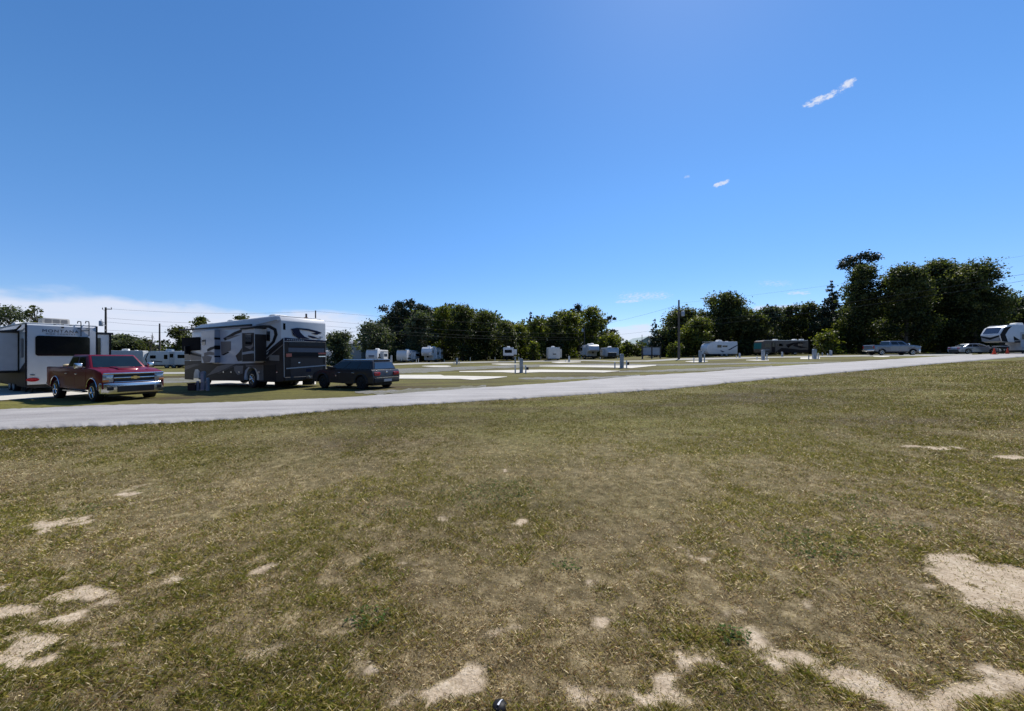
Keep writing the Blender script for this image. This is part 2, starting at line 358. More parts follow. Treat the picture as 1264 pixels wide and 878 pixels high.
def npmesh(name, V, Fc, m, parent=None, attrs=None, n=4):
    me = bpy.data.meshes.new(name); me.vertices.add(len(V)); me.vertices.foreach_set('co', V.astype(np.float32).ravel())
    me.loops.add(Fc.size); me.loops.foreach_set('vertex_index', Fc.astype(np.int32).ravel())
    me.polygons.add(len(Fc)); me.polygons.foreach_set('loop_start', np.arange(0, Fc.size, n, dtype=np.int32)); me.polygons.foreach_set('loop_total', np.full(len(Fc), n, np.int32))
    me.update(calc_edges=True)
    for k, (ty, dom, arr) in (attrs or {}).items():
        a = me.attributes.new(k, ty, dom); a.data.foreach_set('color' if 'COLOR' in ty else 'value', arr.astype(np.float32).ravel())
    me.materials.append(m); o = bpy.data.objects.new(name, me); C.objects.link(o)
    if parent: o.parent = parent
    return o

# ------------------------------------------------------------------ ground
xs = np.unique(np.round(np.concatenate([np.arange(-900, -100, 50), np.arange(-100, -12, 1.), np.arange(-12, -5, .12), np.arange(-5, 5, .045), np.arange(5, 12, .12), np.arange(12, 130, 1.), np.arange(130, 900, 40)]), 3))
ys = np.unique(np.round(np.concatenate([np.arange(-600, -60, 60.), np.arange(-60, 0, 3.), np.arange(0, 1.2, .2), np.arange(1.2, 6, .045), np.arange(6, 12, .12), np.arange(12, 120, 1.), np.arange(120, 1500, 45)]), 3))
GX, GY = np.meshgrid(xs, ys)
nearw = np.clip((12 - np.hypot(GX, GY)) / 4, 0, 1)
GZ = TZ(GX, GY) + micro(GX, GY) * nearw
ssoil = soil(GX, GY) * np.clip((26 - GY) / 10, 0, 1) * np.clip((13.0 + .43 * GX - GY) / 1, 0, 1)
nn = np.clip((9.5 - GY + (fbm(GX * .6, GY * .6, 3, 41) - .5) * 5) / 7, 0, 1) * np.clip((14 - np.abs(GX)) / 6, 0, 1)
nx = len(xs); idx = np.arange(nx * len(ys)).reshape(len(ys), nx)
Fq = np.stack([idx[:-1, :-1], idx[:-1, 1:], idx[1:, 1:], idx[1:, :-1]], -1).reshape(-1, 4)
go = npmesh('ground', np.stack([GX, GY, GZ], -1).reshape(-1, 3), Fq, MATS['ground_turf'], None, {'soil': ('FLOAT', 'POINT', ssoil.ravel()), 'nearness': ('FLOAT', 'POINT', nn.ravel() * .85)})
tag(go, kind='structure')
for p in go.data.polygons: p.use_smooth = True

def strip(name, cols, m, dz, rows=5, step=6., skirt=.0, jag=0., seed=1, kind='structure'):
    """a paved or gravelled band lying on the terrain; cols = (px, far edge row, near edge row)"""
    cols = np.array(cols, float); px = np.arange(cols[0, 0], cols[-1, 0] + .1, step); a = np.interp(px, cols[:, 0], cols[:, 1]); b_ = np.interp(px, cols[:, 0], cols[:, 2])
    V = []
    for i in range(len(px)):
        A = ground_at(px[i], a[i]); B = ground_at(px[i], b_[i])
        if jag:
            j1 = 1 + (vn(np.array([px[i] * .21]), np.array([3.3]), seed)[0] - .5) * jag; A = A + (A - B) * (j1 - 1) * .5
            j2 = (vn(np.array([px[i] * .27]), np.array([8.3]), seed)[0] - .5) * jag; B = B + (B - A) * j2 * .5
        for k in range(rows + 1):
            t_ = k / rows; x = A.x + (B.x - A.x) * t_; y = A.y + (B.y - A.y) * t_; V.append((x, y, tz(x, y) + dz))
        if skirt: V.append((B.x, B.y - .03, tz(B.x, B.y) - skirt))
    rr = rows + 1 + (1 if skirt else 0); n = len(px); id_ = np.arange(n * rr).reshape(n, rr)
    f = np.stack([id_[:-1, :-1], id_[:-1, 1:], id_[1:, 1:], id_[1:, :-1]], -1).reshape(-1, 4)
    o = npmesh(name, np.array(V), f, m); return tag(o, kind=kind)
A_, G_, K_ = MATS['asphalt'], MATS['gravel'], MATS['concrete']
road = strip('road', [(-260, 519, 553), (-120, 513, 541), (0, 506, 531), (130, 500.6, 526.5), (220, 499, 522), (311, 496, 516), (420, 491.5, 506), (478, 487.3, 502), (590, 479, 495), (690, 472.6, 489), (790, 464, 482.5), (825, 462, 480), (870, 459.6, 475.6), (953, 452.6, 467.5), (1060, 446, 457.8), (1155, 440.2, 449), (1264, 435, 440.2), (1400, 429.5, 431.5)], A_, .035, 8, 4., skirt=.02, jag=.10)
strip('gravel_path', [(438, 483.0, 484.5), (450, 481.6, 485.8), (470, 481.2, 486.6), (500, 480, 486.2), (520, 479.5, 484.4), (560, 477.2, 481.2), (600, 475.5, 478)], G_, .012, 4, 3, jag=1.2)
strip('gravel_path', [(640, 466.6, 467.4), (665, 465.5, 468.6), (700, 465.3, 468.4), (745, 464.8, 467), (790, 462.5, 464.2)], G_, .012, 4, 3, jag=1.2)
strip('gravel_path', [(764, 457.6, 459.0), (800, 457., 459), (850, 455, 458.2), (900, 453.2, 456.5), (955, 451.2, 453)], G_, .014, 4, 3, jag=.8)
strip('gravel_path', [(478, 454.6, 461.), (520, 454, 460), (560, 452.7, 457.2), (600, 451.4, 455.), (640, 450.3, 453.4), (700, 449, 451.3), (760, 448.8, 450.7), (820, 449.3, 451.2), (900, 448.0, 449.6), (960, 447.2, 448.8), (1040, 446, 448.2)], G_, .014, 4, 4, jag=.4)
strip('gravel_path', [(412, 450, 452.5), (470, 450, 452.5), (480, 448.9, 450.6), (520, 447.2, 449), (600, 446.0, 447.2), (720, 444.0, 445.2), (760, 445.2, 446.3), (800, 444.6, 446), (830, 442.4, 444.4), (900, 440.9, 442.9), (960, 440.0, 441.3), (1060, 438.2, 439.8), (1130, 437.2, 439.2), (1200, 436.2, 438.6)], mat('pale_fine_gravel', (.30, .29, .26), .95, var=.2, scale=2.), .016, 4, 4, jag=.2)
strip('gravel_path', [(60, 461.5, 463), (196, 459.2, 461.4), (230, 459, 461.2), (400, 455, 457.5)], mat('pale_fine_gravel', (.30, .29, .26)), .014, 3, 4, jag=.2)
strip('gravel_path', [(60, 470, 478), (196, 466.5, 473.), (230, 466, 472.), (330, 462, 467), (400, 459, 463)], G_, .012, 3, 4, jag=.2)
pads = [[(470, 463.2, 468.6), (494, 462.8, 467.5), (545, 462.7, 467.6), (547, 463.8, 467.6), (568, 464, 467.8), (584, 464.3, 469), (607, 464.7, 467.4), (626, 464.9, 465.3)],
        [(567, 458.2, 459.1), (620, 457.0, 459.4), (640, 456.6, 460.4), (668, 456.2, 459.3), (720, 456.9, 459.4), (745, 457.3, 459.8), (765, 457.7, 458.1)],
        [(666, 451.4, 452.2), (700, 450.8, 452.8), (752, 451, 453.6), (780, 451, 454.4), (800, 450.6, 452.2), (810, 450.4, 451.3)],
        [(521, 451.6, 452.), (535, 451., 453.), (552, 451.1, 452.8), (557, 451.8, 452.2)],
        [(607, 448.9, 449.4), (620, 448.6, 450.1), (632, 448.7, 449.9), (641, 449, 449.6)],
        [(681, 446.7, 447.2), (690, 446.2, 447.9), (703, 446.1, 447.4), (718, 446.2, 446.9)],
        [(846, 445.9, 446.3), (856, 445.2, 447.0), (868, 445.1, 446.7), (874, 445.5, 446)],
        [(921, 444.2, 444.7), (935, 443.8, 445.2), (950, 443.9, 444.9)],
        [(988, 441.2, 443.1), (1000, 440.9, 443.2), (1012, 440.9, 443.1)],
        [(1078, 439.2, 440.2), (1090, 439.0, 440.7), (1099, 439.4, 440.2)],
        [(-60, 481, 497), (0, 479.5, 494.5), (64, 478, 491.0), (108, 477, 486.5), (125, 476, 480)],
        [(252, 470.6, 474.5), (300, 469.6, 475.5), (345, 469.0, 475.5), (395, 468, 474.5)]]
for p in pads: strip('concrete_pad', p, K_, .03, 3, 2. if p[0][0] > 400 else 6., skirt=.0)
# ------------------------------------------------------------------ near grass: single blades, thinner with distance
rng = np.random.default_rng(7)
def blades(n, dmin, dmax, name, hk=1., edge=None):
    if edge is None:
        r = dmin * (dmax / dmin) ** rng.random(n); u = (rng.random(n) * 2 - 1) * 1.62
        y = r; x = u * r
                # keep off the road: near edge of the road, sampled
        ok = y < np.interp(x, _ex, _ey) - .03
        x, y = x[ok], y[ok]
        k = 1 + (fbm(x * 14, y * 14, 2, 77) - .5) * 0
        s = soil(x, y) * np.clip((26 - y) / 10, 0, 1); cl = fbm(x * 9, y * 9, 3, 61)
        keep = rng.random(len(x)) < (1 - .84 * s) * np.clip((cl - .10) * 2.6, .6, 1)
        x, y, cl, s = x[keep], y[keep], cl[keep], s[keep]
    n = len(x); z = TZ(x, y) + micro(x, y) * np.clip((12 - np.hypot(x, y)) / 4, 0, 1) - .004
    g = fbm(x * .8, y * .8, 4, 91); g2 = fbm(x * 3.1, y * 3.1, 3, 95); rd = rng.random(n)
    edge = np.clip(1 - (np.interp(x, _ex, _ey) - y) / 1.6, 0, 1) * np.clip((4 - x) / 10, 0, 1); greenness = np.clip(edge * .5 + (g - .42) * 2.6 + (g2 - .5) * 1.6 + (cl - .5) * .8 + .34 + np.clip((y - 4) / 30, 0, .2), 0, 1)
    cols = np.array([[.165, .195, .030], [.235, .215, .045], [.36, .305, .095], [.26, .175, .090], [.78, .68, .43], [.48, .40, .23]])
    pg = np.stack([.26 * greenness, .38 * greenness + .04, .24 + 0 * g, .44 * (1 - greenness) + .06, .09 + .16 * (1 - greenness), .36 * (1 - greenness) + .08], -1)
    pg /= pg.sum(1, keepdims=True); c = cols[(pg.cumsum(1) < rng.random(n)[:, None]).sum(1).clip(0, 5)]
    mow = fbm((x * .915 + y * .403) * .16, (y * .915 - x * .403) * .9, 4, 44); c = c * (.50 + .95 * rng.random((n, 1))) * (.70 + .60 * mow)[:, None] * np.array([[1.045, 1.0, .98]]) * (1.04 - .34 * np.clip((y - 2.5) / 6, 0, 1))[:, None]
    dist = np.hypot(x, y)
    h = (.009 + .019 * rng.random(n) ** 1.6) * (.65 + .8 * cl) * (1 - .45 * s) * hk * (.8 + .4 * greenness) * (1 + .5 * edge); h = h * (1 + np.clip((dist - 6) / 30, 0, .5))
    wd = np.maximum(.0011 + .0012 * rng.random(n), dist * .0008)
    a = rng.random(n) * 2 * math.pi; lean = rng.random(n) ** .7 * 1.5; b = rng.random(n) * 2 * math.pi
    dx = np.cos(a) * wd / 2; dy = np.sin(a) * wd / 2; lx = np.cos(b) * lean * h; ly = np.sin(b) * lean * h
    flat = rng.random(n) < .45 * (1 - greenness * .6); hz = np.where(flat, h * .25, h); lx = np.where(flat, lx * 1.6, lx); ly = np.where(flat, ly * 1.6, ly)
    P0 = np.stack([x - dx, y - dy, z], -1); P1 = np.stack([x + dx, y + dy, z], -1)
    P2 = np.stack([x + dx * .8 + lx * .4, y + dy * .8 + ly * .4, z + hz * .62], -1); P3 = np.stack([x + lx, y + ly, z + hz], -1)
    V = np.stack([P0, P1, P2, P3], 1).reshape(-1, 3); Fc = np.arange(4 * n).reshape(n, 4)
    cc = np.concatenate([c, np.ones((n, 1))], 1); cc = np.repeat(cc, 4, 0)
    o = npmesh(name, V, Fc, MATS['grass_blade'], None, {'bladecol': ('FLOAT_COLOR', 'POINT', cc)})
    return tag(o, kind='stuff'), n
_e = [ground_at(a, b) for a, b in [(-260, 553), (-120, 541), (0, 531), (130, 526.5), (220, 522), (311, 516), (420, 506), (478, 502), (590, 495), (690, 489), (790, 482.5), (825, 480), (870, 475.6), (953, 467.5), (1060, 457.8), (1155, 449), (1264, 440.2), (1400, 431.5)]]
_ex = np.array([p.x for p in _e]); _ey = np.array([p.y for p in _e])
o, nb = blades(2200000, 1.45, 30, 'grass')
tag(o, 'short dry mown grass with green and straw blades between bare sandy patches', 'grass', kind='stuff')
# broad-leaf weeds lying flat in the lawn
def weeds():
    rg = np.random.default_rng(3); V = []; Fc = []; Cc = []
    for (px, py, r, n) in [(1000, 668, .28, 260), (1010, 682, .2, 140), (1050, 620, .25, 200), (1105, 650, .2, 150), (600, 612, .4, 420), (622, 604, .35, 300), (905, 785, .07, 60), (100, 630, .16, 110), (455, 762, .10, 80), (700, 700, .08, 50), (215, 600, .3, 90), (480, 630, .2, 80)]:
        p = ground_at(px, py)
        for i in range(n):
            rr = r * math.sqrt(rg.random()); a = rg.random() * 6.283; x = p.x + rr * 1.4 * math.cos(a); y = p.y + rr * math.sin(a)
            z = tz(x, y) + float(micro(np.array([x]), np.array([y]))[0]) + .008 + rg.random() * .02
            s = .007 + .007 * rg.random(); b = rg.random() * 6.283; t1, t2 = (rg.random() - .5) * 1.0, (rg.random() - .5) * 1.0; k = len(V)
            for (ux, uy) in ((-1, 0), (0, -.6), (1, 0), (0, .6)):
                qx = (ux * math.cos(b) - uy * math.sin(b)) * s; qy = (ux * math.sin(b) + uy * math.cos(b)) * s
                V.append((x + qx, y + qy, z + t1 * qx + t2 * qy))
            Fc.append((k, k + 1, k + 2, k + 3)); g = .7 + .6 * rg.random(); Cc += [(.075 * g, .125 * g, .032 * g, 1)] * 4
    o = npmesh('weeds', np.array(V), np.array(Fc), MATS['grass_blade'], None, {'bladecol': ('FLOAT_COLOR', 'POINT', np.array(Cc))})
    tag(o, 'low broad leaved weeds growing in flat mats in the lawn', 'weeds', kind='stuff')
weeds()

# ------------------------------------------------------------------ trees
def leaves(rg, cen, rad, n, size, zsq=1., tintc=None, droop=.0):
    """n leaf-clump faces on and in ellipsoidal puffs"""
    V = []; T = []
    tot = sum(r[0] * r[1] for r in rad)
    for c, r, tc_ in zip(cen, rad, tintc):
        k = max(12, int(n * r[0] * r[1] / tot))
        d_ = rg.normal(size=(k, 3)); d_ /= np.linalg.norm(d_, axis=1, keepdims=True); rr = rg.random((k, 1)) ** .42 * (1 + .24 * rg.normal(size=(k, 1)))
        p = np.array(c) + d_ * rr * np.array([r[0], r[0], r[1]])
        nrm = rg.normal(size=(k, 3)) + d_ * .5 + np.array([0, 0, .5]); nrm /= np.linalg.norm(nrm, axis=1, keepdims=True)
        a = np.cross(nrm, rg.normal(size=(k, 3))); a /= np.linalg.norm(a, axis=1, keepdims=True); b = np.cross(nrm, a)
        s = size * (.45 + .9 * rg.random((k, 1))); q = .35 + .5 * rg.random((k, 1))
        V.append(np.stack([p - a * s, p - b * s * q, p + a * s, p + b * s * q], 1)); t_ = np.clip(tc_ + .22 * rg.normal(size=k), 0, 1); T.append(np.repeat(t_, 4))
    V = np.concatenate(V).reshape(-1, 3); return V, np.arange(len(V)).reshape(-1, 4), np.concatenate(T)
TREEN = 0
def tree(px, ytop, wpx, Y, kind, label, low=.08, cat='tree', group=None, leafm=None, dens=1., seed=None, puffs=None, sz=None, lean=0):
    global TREEN; TREEN += 1; rg = np.random.default_rng(seed or (TREEN * 31 + 5))
    base = at(px, Y); H = (CY - ytop) / F * Y - base.z; W = wpx / F * Y * (1.28 if kind == 'oak' and wpx < 50 else 1.05)
    root = thing({'pine': 'pine_tree', 'oak': 'oak_tree', 'bush': 'shrub', 'bare': 'bare_tree', 'cone': 'conifer_tree'}[kind], label, cat, base, group=group)
    cen, rad, tin = [], [], []
    if kind in ('oak', 'bush'):
        nc = max(10, int((26 if kind == 'oak' else 12) * dens)); z0 = H * low
        for i in range(nc):
            f = (i + .5) / nc; z = z0 + (H - z0) * (f ** .85); 
            prof = math.sin(math.pi * min(.95, .30 + .66 * (z - z0) / (H - z0))) ** .6
            a = rg.random() * 6.283; rr = math.sqrt(rg.random()) * W * .5 * prof * .78; pr = W * (.17 + .09 * rg.random())
            z = min(z, H - pr * .62 * (.6 + .6 * rg.random()))
            cen.append((rr * math.cos(a) + lean * z, rr * math.sin(a) * .9, z)); rad.append((pr, pr * (.62 + .25 * rg.random()))); tin.append(np.clip(.05 + .75 * rg.random() ** 1.3 * (z / H), 0, .9))  # clumps lighten with height: sunlit crown tops put into the leaf tint
        for i in range(int(nc * 1.1)):                     # small sprigs that break the outline
            a = rg.random() * 6.283; z = z0 + (H - z0) * (.45 + .55 * rg.random()); prof = math.sin(math.pi * min(.97, .16 + .84 * (z - z0) / (H - z0))) ** .55
            rr = W * .5 * prof * (.72 + .38 * rg.random()); pr = W * (.035 + .045 * rg.random())
            cen.append((rr * math.cos(a) + lean * z, rr * math.sin(a), min(z, H - pr * .5))); rad.append((pr, pr)); tin.append(.2 + .5 * rg.random())
        lm = 'leaf_oak'
    elif kind == 'pine':                                   # tall bare stem, flat irregular pads near the top
        for i in range(int(13 * dens)):
            z = H * (low + (.97 - low) * rg.random() ** .7); a = rg.random() * 6.283; rr = W * .42 * rg.random() ** .6 * (1.05 - .35 * z / H); pr = W * (.12 + .07 * rg.random())
            cen.append((rr * math.cos(a) + lean * z, rr * math.sin(a), z - pr * .3)); rad.append((pr, pr * .62)); tin.append(.2 + .5 * rg.random())
        lm = 'leaf_pine'
    elif kind == 'cone':
        nl = 15 if dens < 2 else 20
        for i in range(nl):
            f = i / (nl - 1); z = H * (low + (.99 - low) * f); rr = W * .5 * (1 - f) ** .8 + .12
            for k in range(3 if f < .9 else 1):
                a = rg.random() * 6.283; q = rr * .62 * (.6 + .5 * rg.random()) if f < .9 else 0
                cen.append((q * math.cos(a), q * math.sin(a), z)); rad.append((max(.35, rr * .5), max(.30, rr * .3))); tin.append(.2 + .5 * rg.random())
        lm = 'leaf_pine'
    if puffs: cen, rad, tin = [], [], []; 
    if puffs:                                              # hand-placed pads: (dx, height fraction, radius as a share of the width)
        for (dx, hf, pr) in puffs:
            for k in range(3):
                cen.append((W * dx + rg.normal() * W * .04, rg.normal() * W * .12, H * hf + rg.normal() * H * .012)); rad.append((W * pr * (.6 + .3 * rg.random()), W * pr * .55)); tin.append(.2 + .4 * rg.random())
    lw = H * .012 + .10
    mb = MB(); bend = [(rg.normal() * .02 * H, rg.normal() * .02 * H) for _ in range(5)]
    top = {'oak': .72, 'bush': .5, 'pine': .97, 'cone': .98, 'bare': .97}[kind]
    pts = [Vector((bend[k][0] * (k > 0) + lean * H * top * k / 4, bend[k][1] * (k > 0), H * top * k / 4 - (.3 if k == 0 else 0))) for k in range(5)]
    for k in range(4): mb.tube(pts[k], pts[k + 1], lw * (1.15 - .24 * k), lw * (1.15 - .24 * (k + 1)), 8)
    mb.build('trunk', BARK, root, smooth=True)
    mb = MB(); nb_ = 0
    if kind == 'bare':
        def br(p, d_, l, r, lev):
            q = p + d_ * l; mb.tube(p, q, r, r * .6, 5)
            if lev:
                for _ in range(4): br(p + d_ * l * (.35 + .6 * rg.random()), (d_ + Vector(rg.normal(size=3)) * .5 + Vector((0, 0, .15))).normalized(), l * .55, r * .5, lev - 1)
        for k in range(12):
            f = .3 + .65 * rg.random(); a = rg.random() * 6.283
            br(Vector((0, 0, H * f)), Vector((math.cos(a), math.sin(a), .9)).normalized(), W * .4 * (1.2 - f), lw * .35, 2)
        mb.build('branch', BARK, root, label='bare twiggy branches'); return root
    for c, r in list(zip(cen, rad))[:22]:
        zt = max(H * .12, c[2] - (math.hypot(c[0], c[1]) * .8)); zt = min(zt, H * top * .98)
        mb.tube((lean * zt, 0, zt), c, lw * .32, lw * .1, 5, cap=False); nb_ += 1
    mb.build('branch', BARK, root)
    size = sz or max(.15, Y * .0027)
    area = sum(r[0] * r[1] for r in rad)
    n = int(min(42000, area * (26 if kind != 'cone' else 18) / (size * size) * .27 * dens ** .3))
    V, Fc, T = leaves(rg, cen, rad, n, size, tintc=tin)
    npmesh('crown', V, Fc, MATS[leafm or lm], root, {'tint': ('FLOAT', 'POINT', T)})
    return root
# dark woodland that closes the view behind the front row of trees
def wood(name, pts, label, seed, depth=14):
    rg = np.random.default_rng(seed); cen, rad, tin = [], [], []
    for (pa, ya, Ya), (pb, yb, Yb) in zip(pts[:-1], pts[1:]):
        n = max(2, int(abs(pb - pa) / 4))
        for i in range(n):
            t_ = i / n; px = pa + (pb - pa) * t_; yy = ya + (yb - ya) * t_ + rg.normal() * 2.5; Y = Ya + (Yb - Ya) * t_ + rg.random() * depth
            b = at(px, Y); H = (CY - yy) / F * Y - b.z
            for z in np.arange(0.3, H, 1.7): cen.append((b.x + rg.normal() * .6, b.y + rg.normal(), b.z + z)); rad.append((2.3, 1.5)); tin.append(.15 + .25 * rg.random())
    V, Fc, T = leaves(rg, cen, rad, len(cen) * 75, .5, tintc=tin)
    o = npmesh(name, V, Fc, MATS['leaf_oak'], None, {'tint': ('FLOAT', 'POINT', T)})
    return tag(o, label, 'woodland', kind='stuff')
wood('woodland', [(446, 416, 116), (480, 392, 118), (500, 384, 118), (560, 382, 118), (600, 386, 118), (640, 402, 118), (680, 394, 118), (720, 387, 118), (742, 408, 116), (775, 430, 116)], 'dense dark wood behind the trees left of the gap', 11)
wood('woodland', [(822, 404, 96), (850, 392, 96), (900, 384, 96), (950, 390, 94), (1000, 392, 90), (1040, 385, 86), (1060, 365, 84), (1095, 372, 84), (1105, 350, 84), (1150, 342, 84), (1205, 346, 84), (1228, 378, 84), (1290, 382, 80), (1400, 378, 80)], 'dense dark wood behind the trees right of the gap', 12)
wood('woodland', [(-120, 422, 120), (0, 424, 120), (150, 424, 120), (196, 426, 120), (205, 434, 120), (225, 432, 120), (300, 425, 118), (400, 436, 118), (446, 434, 118)], 'low wood far behind the left campers', 13, 6)
wood('woodland', [(775, 429, 122), (800, 431, 122), (822, 428, 120)], 'low bushes closing the gap between the two woods', 14, 5)

def unseen_wood():  # foliage ring out of view, added to darken window reflections and sky fill
    rg = np.random.default_rng(77); cen, rad, tin = [], [], []
    for i in range(700):
        a = R(143 + 200 * i / 700 + rg.normal()); d0 = 34 + rg.random() * 8; x, y = d0 * math.cos(a) * 1.9, d0 * math.sin(a) * 1.0; H = 12 + 5 * fbm(np.array([x * .2]), np.array([y * .2]))[0]
        for z in np.arange(1, H, 2.6): cen.append((x + rg.normal(), y + rg.normal(), tz(x, y) + z)); rad.append((2.6, 2.2)); tin.append(.3)
    V, Fc, T = leaves(rg, cen, rad, len(cen) * 36, .9, tintc=tin)
    tag(npmesh('woodland', V, Fc, MATS['leaf_oak'], None, {'tint': ('FLOAT', 'POINT', T)}), 'unseen wood added behind the viewer to darken reflections', 'woodland', kind='stuff')
unseen_wood()
T_ = tree
T_(12, 379, 44, 75, 'oak', 'thin open tree showing above the white roof at the left edge', .5, dens=.4, leafm='leaf_grey')
T_(44, 377, 17, 75, 'oak', 'small open crowned tree above the roof between its hump and air conditioner', .5, dens=.4)
T_(152, 414, 34, 95, 'oak', 'broad green tree right of the utility pole with transformer, behind the campers', .1, leafm='leaf_grey')
T_(172, 419, 26, 98, 'oak', 'low green tree under the bare tree, behind the campers', .1)
T_(187, 409, 20, 92, 'bare', 'bare leafless tree beside the plain wooden pole', .2)
T_(221, 404, 26, 62, 'oak', 'dark dense tree just in front of the big motorhome', .05)
T_(248, 391, 18, 80, 'oak', 'treetop peeking over the front of the big motorhome roof', .2, leafm='leaf_bright')
T_(296, 389, 22, 78, 'oak', 'treetop peeking over the middle of the big motorhome roof', .2)
T_(421, 411, 34, 62, 'oak', 'rounded grey green tree just right of the big motorhome rear', .04, leafm='leaf_grey')
T_(464, 400, 50, 96, 'oak', 'round olive tree over the trailer behind the wagon', .03, leafm='leaf_grey')
T_(499, 374, 62, 108, 'pine', 'tall dark pine with lobed crown at the left end of the wood', .35, dens=2.2, puffs=[(-.40, .62, .13), (-.33, .80, .10), (-.2, .72, .17), (-.2, .9, .14), (-.05, .97, .12), (.1, .98, .12), (.0, .82, .2), (.22, .93, .13), (.42, .88, .12), (.2, .75, .2), (-.1, .55, .2), (.1, .55, .25), (-.25, .4, .2), (.15, .3, .25), (-.1, .2, .22)])
T_(519, 386, 34, 100, 'oak', 'lighter green tree directly in front of the lobed pine', .05, leafm='leaf_grey')
T_(546, 379, 30, 104, 'oak', 'olive tree with pointed sprigs right of the lobed pine', .05, leafm='leaf_bright')
T_(571, 377, 40, 102, 'oak', 'tallest broad crown above the fifth wheel and its right side', .04)
T_(600, 385, 34, 104, 'oak', 'broad dark tree left of the wire crossing and small gap', .04)
T_(625, 397, 24, 100, 'oak', 'narrow tree above the small dark windowed camper', .04)
T_(642, 401, 20, 108, 'oak', 'low rounded tree in the dip of the left wood', .05, leafm='leaf_bright')
T_(655, 385, 12, 104, 'cone', 'thin spired tree in the middle of the left wood', .3)
T_(664, 394, 26, 100, 'oak', 'yellow green tree below the thin spire', .02, leafm='leaf_bright')
T_(658, 421, 14, 92, 'oak', 'bright yellow green vine covered tree at the wood edge', .0, leafm='leaf_bright')
T_(684, 391, 28, 102, 'oak', 'dark tree above the cream camper', .04)
T_(700, 384, 34, 106, 'oak', 'broad olive tree left of the thin wooden pole', .04, leafm='leaf_bright')
T_(714, 375, 24, 112, 'pine', 'pine with a lone round tuft above the wood', .8, puffs=[(0, .95, .24), (-.3, .88, .16), (.1, .86, .2), (-.5, .84, .12)])
T_(732, 379, 28, 104, 'oak', 'tall tree right of the thin wooden pole', .04, leafm='leaf_bright')
T_(748, 388, 30, 110, 'pine', 'ragged pine with two tiers reaching right over the gap', .3, puffs=[(-.2, .75, .2), (-.05, .86, .16), (.15, .92, .13), (.35, .9, .10), (.0, .55, .2), (.2, .6, .18), (.32, .5, .13), (-.25, .4, .25), (0, .3, .25)])
T_(750, 413, 30, 96, 'oak', 'small bright tree left of the gap above two grey campers', .02, leafm='leaf_bright')
T_(772, 422, 24, 100, 'bush', 'low bush left of the gap', .0, cat='bush')
T_(786, 425, 24, 104, 'bush', 'low bush in the middle of the gap behind the map board', .0, cat='bush')
T_(808, 395, 26, 88, 'cone', 'spired conifer just right of the gap behind the map board', .1)
T_(822, 407, 26, 92, 'oak', 'light tree between the spired conifer and the tall pole', .03, leafm='leaf_grey')
T_(833, 424, 24, 76, 'bush', 'bright bush at the foot of the tall pole', .0, cat='bush', leafm='leaf_bright')
T_(846, 381, 44, 88, 'oak', 'dark rounded tree behind the tall pole transformer', .04)
T_(862, 392, 34, 80, 'oak', 'bright olive tree left of the tallest crown over the round nosed trailer', .03, leafm='leaf_bright')
T_(892, 362, 48, 86, 'oak', 'tallest crown above the round nosed trailer', .04)
T_(921, 383, 40, 82, 'oak', 'broad dark tree left of the brown striped coach', .04)
T_(950, 378, 32, 84, 'oak', 'olive topped tree above the brown striped coach front', .04, leafm='leaf_grey')
T_(978, 377, 30, 84, 'oak', 'pointed tree above the brown striped coach middle', .04)
T_(1000, 374, 26, 82, 'oak', 'narrow dark tree above the brown striped coach rear', .04)
T_(1026, 346, 46, 78, 'cone', 'tall feathery pine spire left of the oak column', .2, leafm='leaf_pine', dens=3)
T_(1020, 410, 34, 70, 'bush', 'bright bushy tree under the feathery pine spire', .0, leafm='leaf_bright')
T_(1045, 395, 30, 72, 'oak', 'yellow green tree at the left foot of the oak column', .02, leafm='leaf_bright')
T_(1062, 310, 46, 74, 'pine', 'pine head with flat top standing out above the oaks', .8, puffs=[(-.4, .86, .16), (-.15, .92, .2), (.1, .965, .2), (.32, .93, .17), (0, .86, .2)])
T_(1067, 328, 50, 70, 'oak', 'tall dark column shaped oak under the flat pine head', .06, dens=1.5)
T_(1118, 329, 56, 66, 'oak', 'huge oak above the silver pickup with its trunk showing', .16, dens=1.8)
T_(1158, 322, 58, 70, 'oak', 'middle crown of the huge oaks right of the silver pickup', .08, dens=1.8)
T_(1198, 328, 66, 66, 'oak', 'right hand huge oak with rounded edge above the sedan', .08, dens=1.9)
T_(1226, 372, 40, 68, 'oak', 'low side crown behind the sedan and white fifth wheel', .03)
T_(1262, 368, 44, 74, 'oak', 'rounded tree above the fifth wheel at the right edge', .03, leafm='leaf_grey')
T_(1310, 362, 70, 70, 'oak', 'tree just beyond the right edge behind the fifth wheel', .03)
T_(1088, 395, 40, 78, 'oak', 'shaded tree behind the silver pickup bed', .0)
T_(1170, 392, 50, 76, 'oak', 'shaded tree between the pickup and the sedan', .0)

